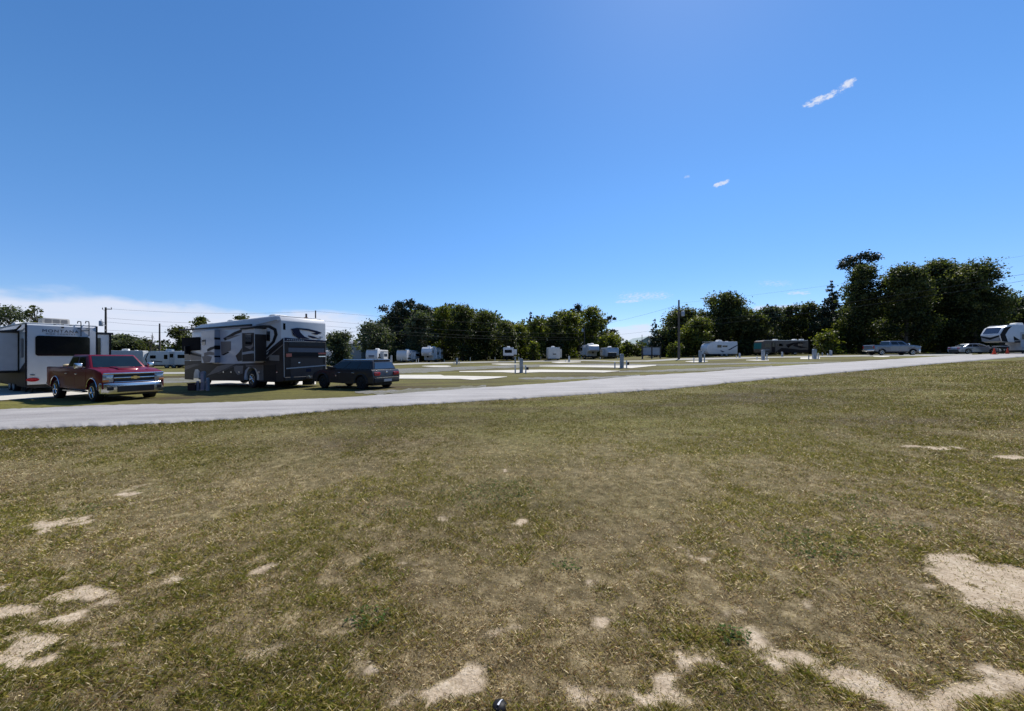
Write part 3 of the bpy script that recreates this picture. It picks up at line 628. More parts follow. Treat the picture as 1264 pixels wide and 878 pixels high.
# ------------------------------------------------------------------ poles and wires
def pole(px, ytop, Y, label, r=.15, trans=None, arm=False, name='utility_pole', zb=0):
    b = at(px, Y); H = (CY - ytop) / F * Y - b.z; t = thing(name, label, 'utility pole', b)
    MB().tube((0, 0, -.3), (0, 0, H), r * 1.15, r * .75, 12).build('pole', WOODP, t, smooth=True)
    if trans:
        x, z = trans; k = MB().lathe([(0, .20), (.04, .27), (.75, .27), (.82, .22), (.88, .12)], (x, -.1, z), (0, 0, 1), 16).build('transformer', mat('transformer_grey', (.33, .36, .40), .5), t, smooth=True)
        [MB().tube(*q).build('bracket', BLACKM, k) for q in (((x * .3, -.05, z + .55), (x, -.1, z + .55), .03), ((x * .3, -.05, z + .2), (x, -.1, z + .2), .03))]; MB().tube((x, -.1, z + .88), (x, -.1, z + 1.1), .035).build('bushing', BLACKM, k)
    if arm:
        m = MB().box(-.05, .95, -.05, .05, H - .35, H - .25); m.tube((.9, 0, H - .25), (.9, 0, H - .02), .05); m.tube((-.55, 0, H - .32), (-.05, 0, H - .55), .025); m.tube((-.5, 0, H - .32), (-.5, 0, H - .05), .05)
        m.build('crossarm', WOODP, t)
        for z in (H * .62, H * .7, H * .55): MB().lathe([(0, .04), (.05, .07), (.1, .05), (.16, .07), (.2, .03)], (.1, -.1, z), (.4, -1, 0), 8).build('insulator', GREYP, t)
    return t
pole(130.5, 379, 60, 'utility pole with a transformer and arm, behind the cream slide out', .16, (-.62, 6.7), True)
pole(197, 399, 80, 'plain wooden pole without equipment behind the left campers', .17)
pole(389.5, 383, 65, 'pole tip sticking up above the big motorhome rear', .13, arm=False)
pole(721.5, 400, 100, 'thin wooden pole with small grey box in front of the left wood', .15, (-.55, 7.0))
pole(838, 370, 63, 'tall wooden pole with a transformer standing in the open right of the gap', .17, (.62, 7.2))
pole(792.5, 413, 74, 'short thin pole at the left end of the map board', .07, name='service_pole')
pole(1520, 268, 42, 'utility pole beyond the right edge carrying the wires', .16)
def wire(pts, label, sag=.9, r=.014):
    m = MB(); P = [Vector(((px - CX) / F * Y, Y, (CY - py) / F * Y)) for px, py, Y in pts]; L_ = []
    for a, b in zip(P[:-1], P[1:]):
        for i in range(15):
            t_ = i / 15; q = a.lerp(b, t_); q.z -= 4 * sag * t_ * (1 - t_); L_.append(q)
    L_.append(P[-1]); m.path(L_, r, 5); tag(m.build('power_line', WIREM), label, 'wire')
wire([(130.5, 380.5, 60), (389.5, 384, 65), (721.5, 402, 100)], 'topmost wire of the left pole line', .55)
wire([(130.5, 392, 60), (389.5, 395, 65), (721.5, 411, 100)], 'second wire from the top of the left pole line', .7)
wire([(130.5, 397, 60), (389.5, 401, 65), (721.5, 416, 100)], 'third wire from the top of the left pole line', .7)
wire([(130.5, 407, 60), (389.5, 406, 65), (721.5, 419, 100)], 'lowest wire of the left pole line', .6)
wire([(721.5, 404, 100), (838, 376, 63)], 'top wire from the thin pole over the gap to the tall pole', .35)
wire([(721.5, 415, 100), (838, 403, 63)], 'low wire from the thin pole over the gap to the tall pole', .35)
wire([(838, 399, 63), (1520, 290, 42)], 'upper thick wire crossing in front of the huge oaks', .9, .018)
wire([(838, 404, 63), (1520, 300, 42)], 'lower thick wire crossing in front of the huge oaks', .9, .018)
wire([(838, 374, 63), (1520, 270, 42)], 'thin high wire right of the tall pole', .8, .008)

# ------------------------------------------------------------------ hook-up pedestals and water posts
def pedestal(px, yt, yb, label, w_=.28, m=POSTG, cap=True, group='electric hook-up pedestals on the camping pitches'):
    b = ground_at(px, yb); H = (yb - yt) / F * b.y; t = thing('power_pedestal', label, 'pedestal', b, group=group)
    MB().prism([(-w_ / 2, -.05), (w_ / 2, -.05), (w_ / 2, H - .07), (w_ / 2 - .06, H), (-w_ / 2 + .06, H), (-w_ / 2, H - .07)], -w_ * .38, w_ * .38).build('housing', m, t, bevel=.012)
    MB().box(-w_ * .4, w_ * .4, -w_ * .38 - .02, -w_ * .38 + .002, H * .42, H * .86).build('lid', GREYP, t, bevel=.006)
    MB().box(-w_ * .62, w_ * .62, -w_ * .52, w_ * .52, -.05, .05).build('base', K_, t)
def post(px, yt, yb, label, m=POSTW, r=.05, black=False):
    b = ground_at(px, yb); H = (yb - yt) / F * b.y; t = thing('water_post', label, 'post', b, group='small water and marker posts on the pitches')
    MB().lathe([(-.1, r), (H - .03, r), (H, r * .6)], (0, 0, 0), (0, 0, 1), 10).build('tube', m, t, smooth=True)
    k = MB().tube((0, -r, H * .72), (.0, -r - .10, H * .72), .016); k.tube((0, -r - .09, H * .72), (0, -r - .09, H * .62), .014); k.build('tap', ALU, t)
    if black: MB().box(r, r + .18, -.08, .08, H * .42, H * .78).build('hose_box', BLACKM, t, bevel=.01)
for a in [(251, 458, 481.5, 'tall blue grey pedestal standing before the big motorhome front wheel', .20), (643.5, 442, 460, 'large grey pedestal in the centre foreground row, before the small dark windowed camper', .30),
          (767.5, 436.5, 454.2, 'large grey pedestal right of the centre, in front of the two shaded campers', .34), (864.5, 432.5, 447, 'grey pedestal just left of the round nosed trailer', .34),
          (942, 431.5, 444.2, 'grey pedestal in front of the brown striped coach windshield', .34), (1005.3, 430.5, 442.8, 'grey pedestal on the white pad right of the brown striped coach', .38),
          (564, 441.5, 449.5, 'grey pedestal right of the white fifth wheel at the left wood', .30), (636, 440, 448, 'pedestal just right of the small dark windowed camper', .26),
          (702.5, 439, 446.6, 'pedestal right of the cream camper', .30), (1025.5, 432, 438.8, 'rightmost pedestal, before the dark wood left of the silver pickup', .30),
          (965.5, 434, 440.0, 'small blue grey pedestal before the middle of the brown striped coach', .22), (913, 435.5, 441.2, 'short pedestal between the round nosed trailer and the brown striped coach', .24), (483, 438.5, 450, 'blue grey pedestal behind the wagon tail', .3)]: pedestal(*a)
for a in [(244.3, 470, 481.5, 'short post left of the tall pedestal by the big motorhome', POSTG, .075), (256.6, 466, 481.8, 'post right of the tall pedestal by the big motorhome', POSTG, .085),
          (636, 449.5, 460.6, 'white post left of the large centre pedestal', POSTW, .06), (649, 450.5, 460.6, 'white post with black box right of the large centre pedestal', POSTW, .06, True),
          (759, 446.5, 454.4, 'white post left of the large pedestal right of centre', POSTW, .07), (773.5, 444.5, 454.2, 'white post with black box right of the large pedestal right of centre', POSTW, .06, True),
          (856.5, 440.5, 447.4, 'thin post left of the pedestal at the round nosed trailer', POSTW, .05), (869.5, 437, 447, 'post right of the pedestal at the round nosed trailer', POSTW, .07),
          (934.3, 439.5, 444, 'white post left of the pedestal before the coach windshield', POSTW, .07), (946.6, 437, 444.2, 'white post right of the pedestal before the coach windshield', POSTW, .07),
          (998.3, 438, 443.4, 'dark post on the left of the white pad by the coach', POSTG, .06), (1010, 435.5, 443, 'white post on the right of the white pad by the coach', POSTW, .07),
          (1015, 435, 438.9, 'short grey post between the coach and the rightmost pedestal', POSTG, .08), (1021.5, 436, 438.9, 'tiny white post just left of the rightmost pedestal', POSTW, .07),
          (560.5, 446, 449.6, 'tiny post left of the pedestal by the white fifth wheel', POSTW, .06), (566.8, 445.5, 449.6, 'tiny post right of the pedestal by the white fifth wheel', POSTW, .06),
          (580.5, 440.5, 445.6, 'lone white post before the dark wood, left of the pair gap', POSTW, .05), (611, 440.5, 445.4, 'lone white post left of the small dark windowed camper', POSTW, .06),
          (640.5, 440.2, 446, 'thin post right of the pedestal at the small dark windowed camper', POSTW, .06), (667.5, 439.5, 444.4, 'white post left of the cream camper', POSTW, .07), (698, 443.5, 446.4, 'tiny post between the cream camper and its pedestal', POSTW, .06),
          (717.5, 439.5, 443.6, 'grey post left of the thin wooden pole foot', POSTG, .06), (741, 440.6, 443, 'tiny white post below the high nosed grey camper', POSTW, .09), (762.5, 440.5, 443, 'tiny white post below the grey camper with awning', POSTW, .08),
          (513.8, 443.5, 447.4, 'tiny post between the second camper and the fifth wheel', POSTW, .07), (516.6, 442.5, 447.4, 'post touching the left of the white fifth wheel', POSTW, .07), (548.6, 443.5, 446.5, 'tiny post right of the white fifth wheel', POSTW, .06), (909, 439, 441.4, 'tiny white post at the tail of the round nosed trailer', POSTW, .07)]: post(*a)

# ------------------------------------------------------------------ map board by the gap
def board():
    b = at(804, 74); b.z -= 0; t = thing('notice_board', 'wide notice board on three dark posts in the gap between the woods', 'notice board', b)
    s = 74 / F; H = (CY - 428) * s - b.z
    for x in (-11, .5, 11): MB().box(x * s - .12, x * s + .12, -.1, .1, -.2, H + .15).build('post', WOODP, t)
    for x0, x1 in ((-10.3, -.3), (1.3, 10.3)):
        p = MB().box(x0 * s, x1 * s, -.06, .06, H - 1.55, H - .1).build('panel', mat('board_panel', (.34, .36, .40), .5, var=.12, scale=2), t, bevel=.02)
        MB().box(x0 * s, x1 * s, -.10, .10, H - .1, H).build('trim', WOODP, p)
    MB().box(-11 * s, 11 * s, -.1, .1, .55, .75).build('rail', WOODP, t)
board()

# ------------------------------------------------------------------ far buildings
def shed(px0, px1, ye, yr, Y, label, wm, rm, dep=14, gable=False):
    a = at(px0, Y); b = at(px1, Y); L_ = b.x - a.x; t = thing('metal_building', label, 'building', ((a.x + b.x) / 2, Y, min(a.z, b.z)))
    He = (CY - ye) / F * Y - t.location.z; Hr = (CY - yr) / F * Y - t.location.z
    if gable:
        MB().prism([(-L_ / 2, -.3), (L_ / 2, -.3), (L_ / 2, He), (0, Hr), (-L_ / 2, He)], 0, dep).build('wall', wm, t)
        MB().prism([(-L_ / 2 - .4, He - .2), (0, Hr), (L_ / 2 + .4, He - .2), (L_ / 2 + .4, He + .05), (0, Hr + .25), (-L_ / 2 - .4, He + .05)], -.4, dep + .4).build('roof', rm, t)
    else:
        MB().box(-L_ / 2, L_ / 2, 0, dep, -.3, He).build('wall', wm, t)
        MB().prism([(-.4, He), (dep / 2, Hr), (dep + .4, He), (dep / 2, Hr - .3)], -L_ / 2 - .4, L_ / 2 + .4, 'x').build('roof', rm, t)
shed(398, 446, 424, 419.5, 112, 'grey metal building behind the round tree right of the big motorhome', WALLB, mat('dull_metal_roof', (.20, .20, .20), .5), 12)
shed(764, 836, 436, 415.5, 160, 'pale green gabled roof showing in the gap between the woods', ROOFG, ROOFG, 20, True)
# ------------------------------------------------------------------ vehicle helpers
def wheel(par, x, y, r, wd, rim=ALU, spokes=6, rr=.62):
    sg = 1 if y > 0 else -1
    w_ = MB().lathe([(-wd / 2, r * .80), (-wd / 2 + .02, r * .95), (-wd * .3, r), (wd * .3, r), (wd / 2 - .02, r * .95), (wd / 2, r * .80), (wd / 2 - .01, r * rr)], (x, y, r), (0, sg, 0), 28).build('wheel', RUBBER, par, smooth=True)
    m = MB().lathe([(wd * .30, r * rr), (wd / 2 + .004, r * rr), (wd / 2 + .004, r * rr * .9), (wd * .36, r * rr * .86)], (x, y, r), (0, sg, 0), 24)
    m.lathe([(wd * .3, r * .16), (wd / 2 + .01, r * .15), (wd / 2 + .03, r * .10)], (x, y, r), (0, sg, 0), 12)
    for i in range(spokes):
        a = 2 * math.pi * i / spokes; ca, sa = math.cos(a), math.sin(a); o = y + sg * wd * .43
        p0 = (x + ca * r * .1, o, r + sa * r * .1); p1 = (x + ca * r * rr * .92, o, r + sa * r * rr * .92); m.tube(p0, p1, r * .075, r * .05, 6)
    m.build('rim', rim, w_, smooth=True)
    return w_
def quadpanel(A, B, Cc, D, u0, u1, v0, v1, th=.012, rnd=0.):
    """solid thin panel lying on a quad A(bl) B(br) C(tr) D(tl)"""
    A, B, Cc, D = map(Vector, (A, B, Cc, D)); n = (B - A).cross(D - A).normalized()
    def P(u, v): return A * (1 - u) * (1 - v) + B * u * (1 - v) + Cc * u * v + D * (1 - u) * v
    q = [P(u0, v0), P(u1, v0), P(u1, v1), P(u0, v1)]
    return MB().hexa([p - n * th for p in q], [p + n * th for p in q])
def rrect(x0, x1, z0, z1, r=.08, k=3):
    P = []
    for cx, cz, a0 in ((x1 - r, z1 - r, 0), (x0 + r, z1 - r, 90), (x0 + r, z0 + r, 180), (x1 - r, z0 + r, 270)):
        for i in range(k + 1): a = R(a0 + 90 * i / k); P.append((cx + r * math.cos(a), cz + r * math.sin(a)))
    return P

def pickup(name, label, loc, fwd, paint, cat='pickup truck', L_=6.0, lift=0.0, near=-1, hd=True, rimm=CHROME, wsm=GLASSB, toneau=False):
    t = thing(name, label, cat, loc, fwd); W = 1.0; z = lift
    body = MB().prism([(-2.92, .62 + z), (-2.94, 1.40 + z), (-2.9, 1.45 + z), (-.7, 1.45 + z), (1.3, 1.43 + z), (1.55, 1.46 + z), (2.2, 1.41 + z), (2.80, 1.30 + z), (2.94, 1.20 + z), (2.97, .60 + z), (2.6, .52 + z), (-2.5, .52 + z)], -W, W)
    wr = .43 if hd else .40; fx, rx = 1.98, -1.92
    cuts = [MB().lathe([(-.6, wr + .11), (.6, wr + .11)], (fx, 0, wr + .04), (0, 1, 0), 28)]
    cuts[0] = MB().lathe([(-3, wr + .10), (3, wr + .10)], (fx, 0, wr + .06), (0, 1, 0), 28)
    cuts.append(MB().lathe([(-3, wr + .10), (3, wr + .10)], (rx, 0, wr + .06), (0, 1, 0), 28))
    cuts.append(MB().box(-2.82, -.96, -.86, .86, .95 + z, 2))
    b = body.build('body', paint, t, bevel=.055, seg=3, smooth=True, cuts=cuts)
    MB().prism([(-2.6, .46 + z), (2.7, .46 + z), (2.7, .80 + z), (-2.6, .80 + z)], -.72, .72).build('underbody', BLACKM, t)
    # cab
    bx0, bx1, tx0, tx1, zb, zt, wb, wt = -.86, 1.62, -.74, .84, 1.40 + z, 2.02 + z, .95, .76
    b4 = [(bx0, -wb, zb), (bx1, -wb, zb), (bx1, wb, zb), (bx0, wb, zb)]; t4 = [(tx0, -wt, zt), (tx1, -wt, zt), (tx1, wt, zt), (tx0, wt, zt)]
    MB().hexa(b4, t4).build('cab', paint, t, bevel=.07, seg=3, smooth=True)
    for s in (-1, 1):
        A = (bx0, s * wb, zb); B = (bx1, s * wb, zb); D = (tx0, s * wt, zt); Cc = (tx1, s * wt, zt)
        q = (A, B, Cc, D) if s < 0 else (B, A, D, Cc)
        for (u0, u1) in ((.07, .47), (.52, .86)):
            if s > 0: u0, u1 = 1 - u1, 1 - u0
            quadpanel(*q, u0, u1, .17, .84, .008).build('side_window', GLASS, t, bevel=.004)
    quadpanel((bx1, -wb, zb), (bx1, wb, zb), (tx1, wt, zt), (tx1, -wt, zt), .06, .94, .12, .90, .010).build('windscreen', wsm, t, bevel=.004)
    quadpanel((bx0, wb, zb), (bx0, -wb, zb), (tx0, -wt, zt), (tx0, wt, zt), .10, .90, .2, .84, .010).build('rear_window', GLASS, t, bevel=.004)
    for s in (-1, 1):
        for x0, x1 in ((-.80, .24), (.26, 1.40)):
            d_ = MB().box(x0, x1, s * (W - .004) if s > 0 else s * (W + .006), s * (W + .006) if s > 0 else s * (W - .004), .66 + z, 1.30 + z).build('door', paint, t, bevel=.01)
            MB().box(x0 + .06, x0 + .26, s * (W + .03) if s < 0 else W, W + .03 if s > 0 else -W, 1.16 + z, 1.20 + z).build('handle', CHROME if hd else paint, d_, bevel=.008)
        MB().box(-.95, 1.15, min(s * .86, s * 1.04), max(s * .86, s * 1.04), .40 + z, .46 + z).build('running_board', CHROME if hd else BLACKM, t, bevel=.015)
        m = MB().box(1.22, 1.36, min(s * 1.06, s * 1.30), max(s * 1.06, s * 1.30), 1.42 + z, 1.66 + z).build('mirror', CHROME, t, bevel=.04, seg=3, smooth=True)
        MB().tube((1.28, s * .93, 1.42 + z), (1.28, s * 1.10, 1.50 + z), .03).build('mirror_arm', BLACKM, m)
        for wx in (fx, rx):                                # wheel arch lips
            m = MB(); pts = [(wx + (wr + .11) * math.cos(R(a)), s * (W + .002), wr + .06 + (wr + .11) * math.sin(R(a))) for a in range(8, 173, 12)]; m.path(pts, .020, 6); m.build('arch_trim', CHROME if hd else paint, t, smooth=True)
            wheel(t, wx, s * .86, wr, .28, rimm)
        MB().box(2.80, 2.985, min(s * .66, s * .985), max(s * .66, s * .985), .87 + z, 1.20 + z).build('headlight', LENS, t, bevel=.03, seg=2, smooth=True)
        hl = MB().box(2.9, 2.995, min(s * .80, s * .99), max(s * .80, s * .99), .89 + z, .98 + z).build('turn_signal', AMB, t, bevel=.02)
        MB().box(-2.95, -2.86, min(s * .84, s * .995), max(s * .84, s * .995), .98 + z, 1.34 + z).build('tail_light', REDL, t, bevel=.02)
    # nose
    g_ = MB().box(2.93, 2.975, -.64, .64, .86 + z, 1.22 + z).build('grille', BLACKM, t, bevel=.02)
    for z0, z1, hw in ((1.195, 1.265, .98), (1.02, 1.08, .66), (.865, .895, .66)): MB().box(2.95, 3.015, -hw, hw, z0 + z, z1 + z).build('chrome_bar', CHROME, g_, bevel=.018, seg=2, smooth=True)
    if hd: MB().prism([(-.15, 1.045 + z), (-.13, 1.010 + z), (-.055, 1.010 + z), (-.04, 0.985 + z), (.055, 0.985 + z), (.055, 1.015 + z), (.13, 1.015 + z), (.15, 1.055 + z), (.13, 1.090 + z), (.055, 1.090 + z), (.04, 1.115 + z), (-.055, 1.115 + z), (-.055, 1.085 + z), (-.13, 1.085 + z)], 3.012, 3.035, 'x').build('emblem', GOLD, g_)
    bm_ = MB().prism([(2.90, -1.02), (3.06, -.86), (3.12, -.60), (3.14, 0), (3.12, .60), (3.06, .86), (2.90, 1.02), (2.70, 1.03), (2.70, -1.03)], .38 + z, .84 + z, 'z').build('bumper', CHROME, t, bevel=.05, seg=3, smooth=True)
    MB().box(3.08, 3.155, -.60, .60, .46 + z, .72 + z).build('intake', BLACKM, bm_, bevel=.02)
    for s in (-1, 1): MB().box(3.0, 3.10, s * .78 - .10, s * .78 + .10, .54 + z, .70 + z).build('fog_lamp', BLACKM, bm_, bevel=.02)
    MB().box(2.6, 2.95, -.8, .8, .30 + z, .42 + z).build('air_dam', BLACKM, t)
    if hd:
        h = MB().prism([(1.5, 1.42 + z), (2.45, 1.36 + z), (2.35, 1.45 + z), (1.55, 1.50 + z)], -.34, .34).build('hood_scoop', paint, t, bevel=.03, seg=2, smooth=True)
        MB().prism([(1.75, 1.47 + z), (2.25, 1.44 + z), (2.25, 1.464 + z), (1.75, 1.495 + z)], -.2, .2).build('vent', BLACKM, h)
        for s in (-1, 1): MB().prism([(1.45, 1.43 + z), (2.7, 1.29 + z), (2.6, 1.35 + z), (1.5, 1.485 + z)], s * .62 - .10, s * .62 + .10).build('hood_ridge', paint, t, bevel=.025, smooth=True)
    MB().box(-2.99, -2.93, -.80, .80, .98 + z, 1.40 + z).build('tailgate', paint, t, bevel=.02)
    MB().box(-3.10, -2.90, -.98, .98, .60 + z, .80 + z).build('rear_bumper', CHROME, t, bevel=.04, seg=2, smooth=True)
    MB().box(-2.9, -.78, -.98, -.88, 1.447 + z, 1.465 + z).build('bed_rail', BLACKM, t)
    if toneau: MB().box(-2.86, -1.06, -.90, .90, 1.40 + z, 1.45 + z).build('bed_cover', BLACKM, t, bevel=.01)
    return t

f1 = Vector((.906, -.423)); l1 = Vector((.423, .906))
co = Vector((-16.62, 15.32)) - 3.08 * f1 + 1.0 * l1
pickup('pickup_truck', 'dark red four door pickup with chrome bumper parked beside the road', (co.x, co.y, -1.985), f1, RED)
f2 = Vector((.99, -.12)).normalized()
p = at(1100, 54); pickup('pickup_truck', 'silver blue four door pickup with its tailgate to the left under the huge oaks', (p.x, p.y, p.z), f2, SILVER, hd=False, wsm=GLASSB)
# items lying in the red truck's bed
b_ = MB().lathe([(0, .03), (.05, .12), (.12, .13), (.17, .06)], (0, 0, 0), (0, 0, 1), 12).build('bucket_lid', mat('tan_plastic', (.55, .45, .28), .6)); b_.location = (co.x - 1.3 * f1.x - .8 * l1.x, co.y - 1.3 * f1.y - .8 * l1.y, -.56)
tag(b_, 'small tan cap resting on the red pickup bed rail behind the cab', 'lid')

def car(name, label, cat, loc, fwd, paint, low, cab, W, r, wx, rim, roofm=None, est=False):
    t = thing(name, label, cat, loc, fwd); fx, rx = wx
    cuts = [MB().lathe([(-3, r + .06), (3, r + .06)], (x, 0, r + .02), (0, 1, 0), 28) for x in wx]
    MB().prism(low, -W, W).build('body', paint, t, bevel=.085, seg=4, smooth=True, cuts=cuts)
    x0, x1 = low[0][0] + .25, low[-1][0] - .25
    MB().box(x0, x1, -W * .72, W * .72, .20, .62).build('underbody', BLACKM, t)
    bx0, bx1, tx0, tx1, zb, zt, wb, wt = cab
    b4 = [(bx0, -wb, zb), (bx1, -wb, zb), (bx1, wb, zb), (bx0, wb, zb)]; t4 = [(tx0, -wt, zt), (tx1, -wt, zt), (tx1, wt, zt), (tx0, wt, zt)]
    MB().hexa(b4, t4).build('cabin', paint, t, bevel=.07, seg=4, smooth=True)
    if roofm: MB().box(tx0 + .04, tx1 - .04, -wt + .06, wt - .06, zt - .01, zt + .018).build('roof_panel', roofm, t, bevel=.01)
    splits = ((.06, .30), (.33, .60), (.63, .90)) if est else ((.10, .30), (.33, .60), (.63, .90))
    for s in (-1, 1):
        A = (bx0, s * wb, zb); B = (bx1, s * wb, zb); D = (tx0, s * wt, zt); Cc = (tx1, s * wt, zt); q = (A, B, Cc, D) if s < 0 else (B, A, D, Cc)
        for (u0, u1) in splits:
            if s > 0: u0, u1 = 1 - u1, 1 - u0
            quadpanel(*q, u0, u1, .14, .86, .009).build('side_window', GLASS, t, bevel=.004)
        MB().box(bx1 - .52, bx1 - .34, min(s * wb, s * (wb + .24)), max(s * wb, s * (wb + .24)), zb + .04, zb + .18).build('mirror', BLACKM if est else paint, t, bevel=.03, seg=3, smooth=True)
        for x in wx:
            if est:
                pts = [(x + (r + .07) * math.cos(R(a)), s * (W - .005), r + .02 + (r + .07) * math.sin(R(a))) for a in range(-5, 190, 12)]; MB().path(pts, .045, 6).build('arch_trim', BLACKM, t, smooth=True)
            wheel(t, x, s * (W - .12), r, .22, rim, 5, .68)
        mid = (wx[0] + wx[1]) / 2
        for k, xa in enumerate((mid - .95, mid - .02)):
            d_ = MB().box(xa, xa + .90, min(s * (W - .012), s * (W + .004)), max(s * (W - .012), s * (W + .004)), .42, .86).build('door', paint, t, bevel=.006)
            MB().box(xa + .06, xa + .22, min(s * W, s * (W + .03)), max(s * W, s * (W + .03)), .80, .83).build('handle', CHROME, d_, bevel=.008)
    quadpanel((bx1, -wb, zb), (bx1, wb, zb), (tx1, wt, zt), (tx1, -wt, zt), .07, .93, .1, .9, .010).build('windscreen', GLASS, t, bevel=.004)
    quadpanel((bx0, wb, zb), (bx0, -wb, zb), (tx0, -wt, zt), (tx0, wt, zt), .09, .91, .14, .80, .012).build('rear_window', mat('reflective_glass', (.05, .08, .12), .04, .4, coat=1.), t, bevel=.004)
    return t
# grey estate car towed behind the motorhome
fm = Vector((-.905, .425)).normalized(); lm_ = Vector((-fm.y, fm.x)); rw = Vector((-7.25, 18.25)); MINO = rw + fm * 1.33 - lm_ * .80
gz_ = tz(MINO.x, MINO.y) - .015
mini = car('estate_car', 'dark grey station wagon with red tail lights hitched behind the big motorhome', 'car', (MINO.x, MINO.y, gz_), fm, GUN,
    [(-2.10, .34), (-2.13, .62), (-2.10, .86), (-2.02, .98), (1.0, .99), (1.55, .93), (1.95, .80), (2.10, .62), (2.10, .32), (-.5, .28)], (-2.0, 1.14, -1.84, .30, .95, 1.415, .83, .64), .90, .335, (1.33, -1.33), mat('black_alloy', (.03, .03, .03), .4, .5), mat('dark_roof', (.02, .022, .03), .2, coat=1.), True)
for s in (-1, 1):
    MB().prism(rrect(s * .64 - .19, s * .64 + .19, .70, .87, .06), -2.155, -2.06, 'x').build('tail_light', REDL, mini, bevel=.01, smooth=True)
    MB().box(-2.16, -2.06, s * .70 - .12, s * .70 + .12, .47, .55).build('rear_reflector', REDL, mini, bevel=.01)
    MB().box(1.9, 2.11, s * .60 - .14, s * .60 + .14, .60, .78).build('headlight', LENS, mini, bevel=.04, smooth=True)
    MB().tube((-1.75, s * .58, 1.46), (.2, s * .58, 1.46), .018).build('roof_rail', CHROME, mini)
bb = MB().box(-2.19, -1.95, -.84, .84, .34, .60).build('rear_bumper', BLACKM, mini, bevel=.05, smooth=True)
MB().box(-2.20, -2.15, -.72, .72, .585, .61).build('chrome_strip', CHROME, bb); MB().box(-2.205, -2.17, -.26, .26, .40, .52).build('number_plate', GREYP, bb)
MB().lathe([(0, .05), (.015, .05), (.02, .03)], (-2.115, 0, .86), (-1, 0, 0), 14).build('badge', CHROME, mini)
MB().box(.32, .42, .895, .915, .62, .70).build('side_vent', CHROME, mini); MB().box(-1.86, -1.80, -.55, .55, 1.42, 1.46).build('spoiler', BLACKM, mini, bevel=.015)
MB().tube((-1.5, 0, 1.45), (-1.62, 0, 1.60), .012).build('antenna', BLACKM, mini)
f3 = Vector((.98, -.16)).normalized(); p = at(1202, 53)
sed = car('sedan', 'silver sedan parked between the silver pickup and the white fifth wheel at right', 'car', (p.x, p.y, p.z), f3, mat('bright_silver_paint', (.30, .32, .37), .3, .3, coat=.6),
    [(-2.38, .34), (-2.42, .72), (-2.34, .98), (-1.7, 1.02), (1.1, .95), (1.8, .86), (2.25, .72), (2.42, .52), (2.38, .28), (-2.2, .24)], (-1.95, 1.30, -1.02, .22, .93, 1.44, .84, .62), .92, .34, (1.42, -1.42), ALU)
for s in (-1, 1):
    MB().box(-2.43, -2.25, s * .66 - .2, s * .66 + .2, .76, .90).build('tail_light', REDL, sed, bevel=.03); MB().box(2.1, 2.40, s * .66 - .16, s * .66 + .16, .60, .72).build('headlight', LENS, sed, bevel=.03)

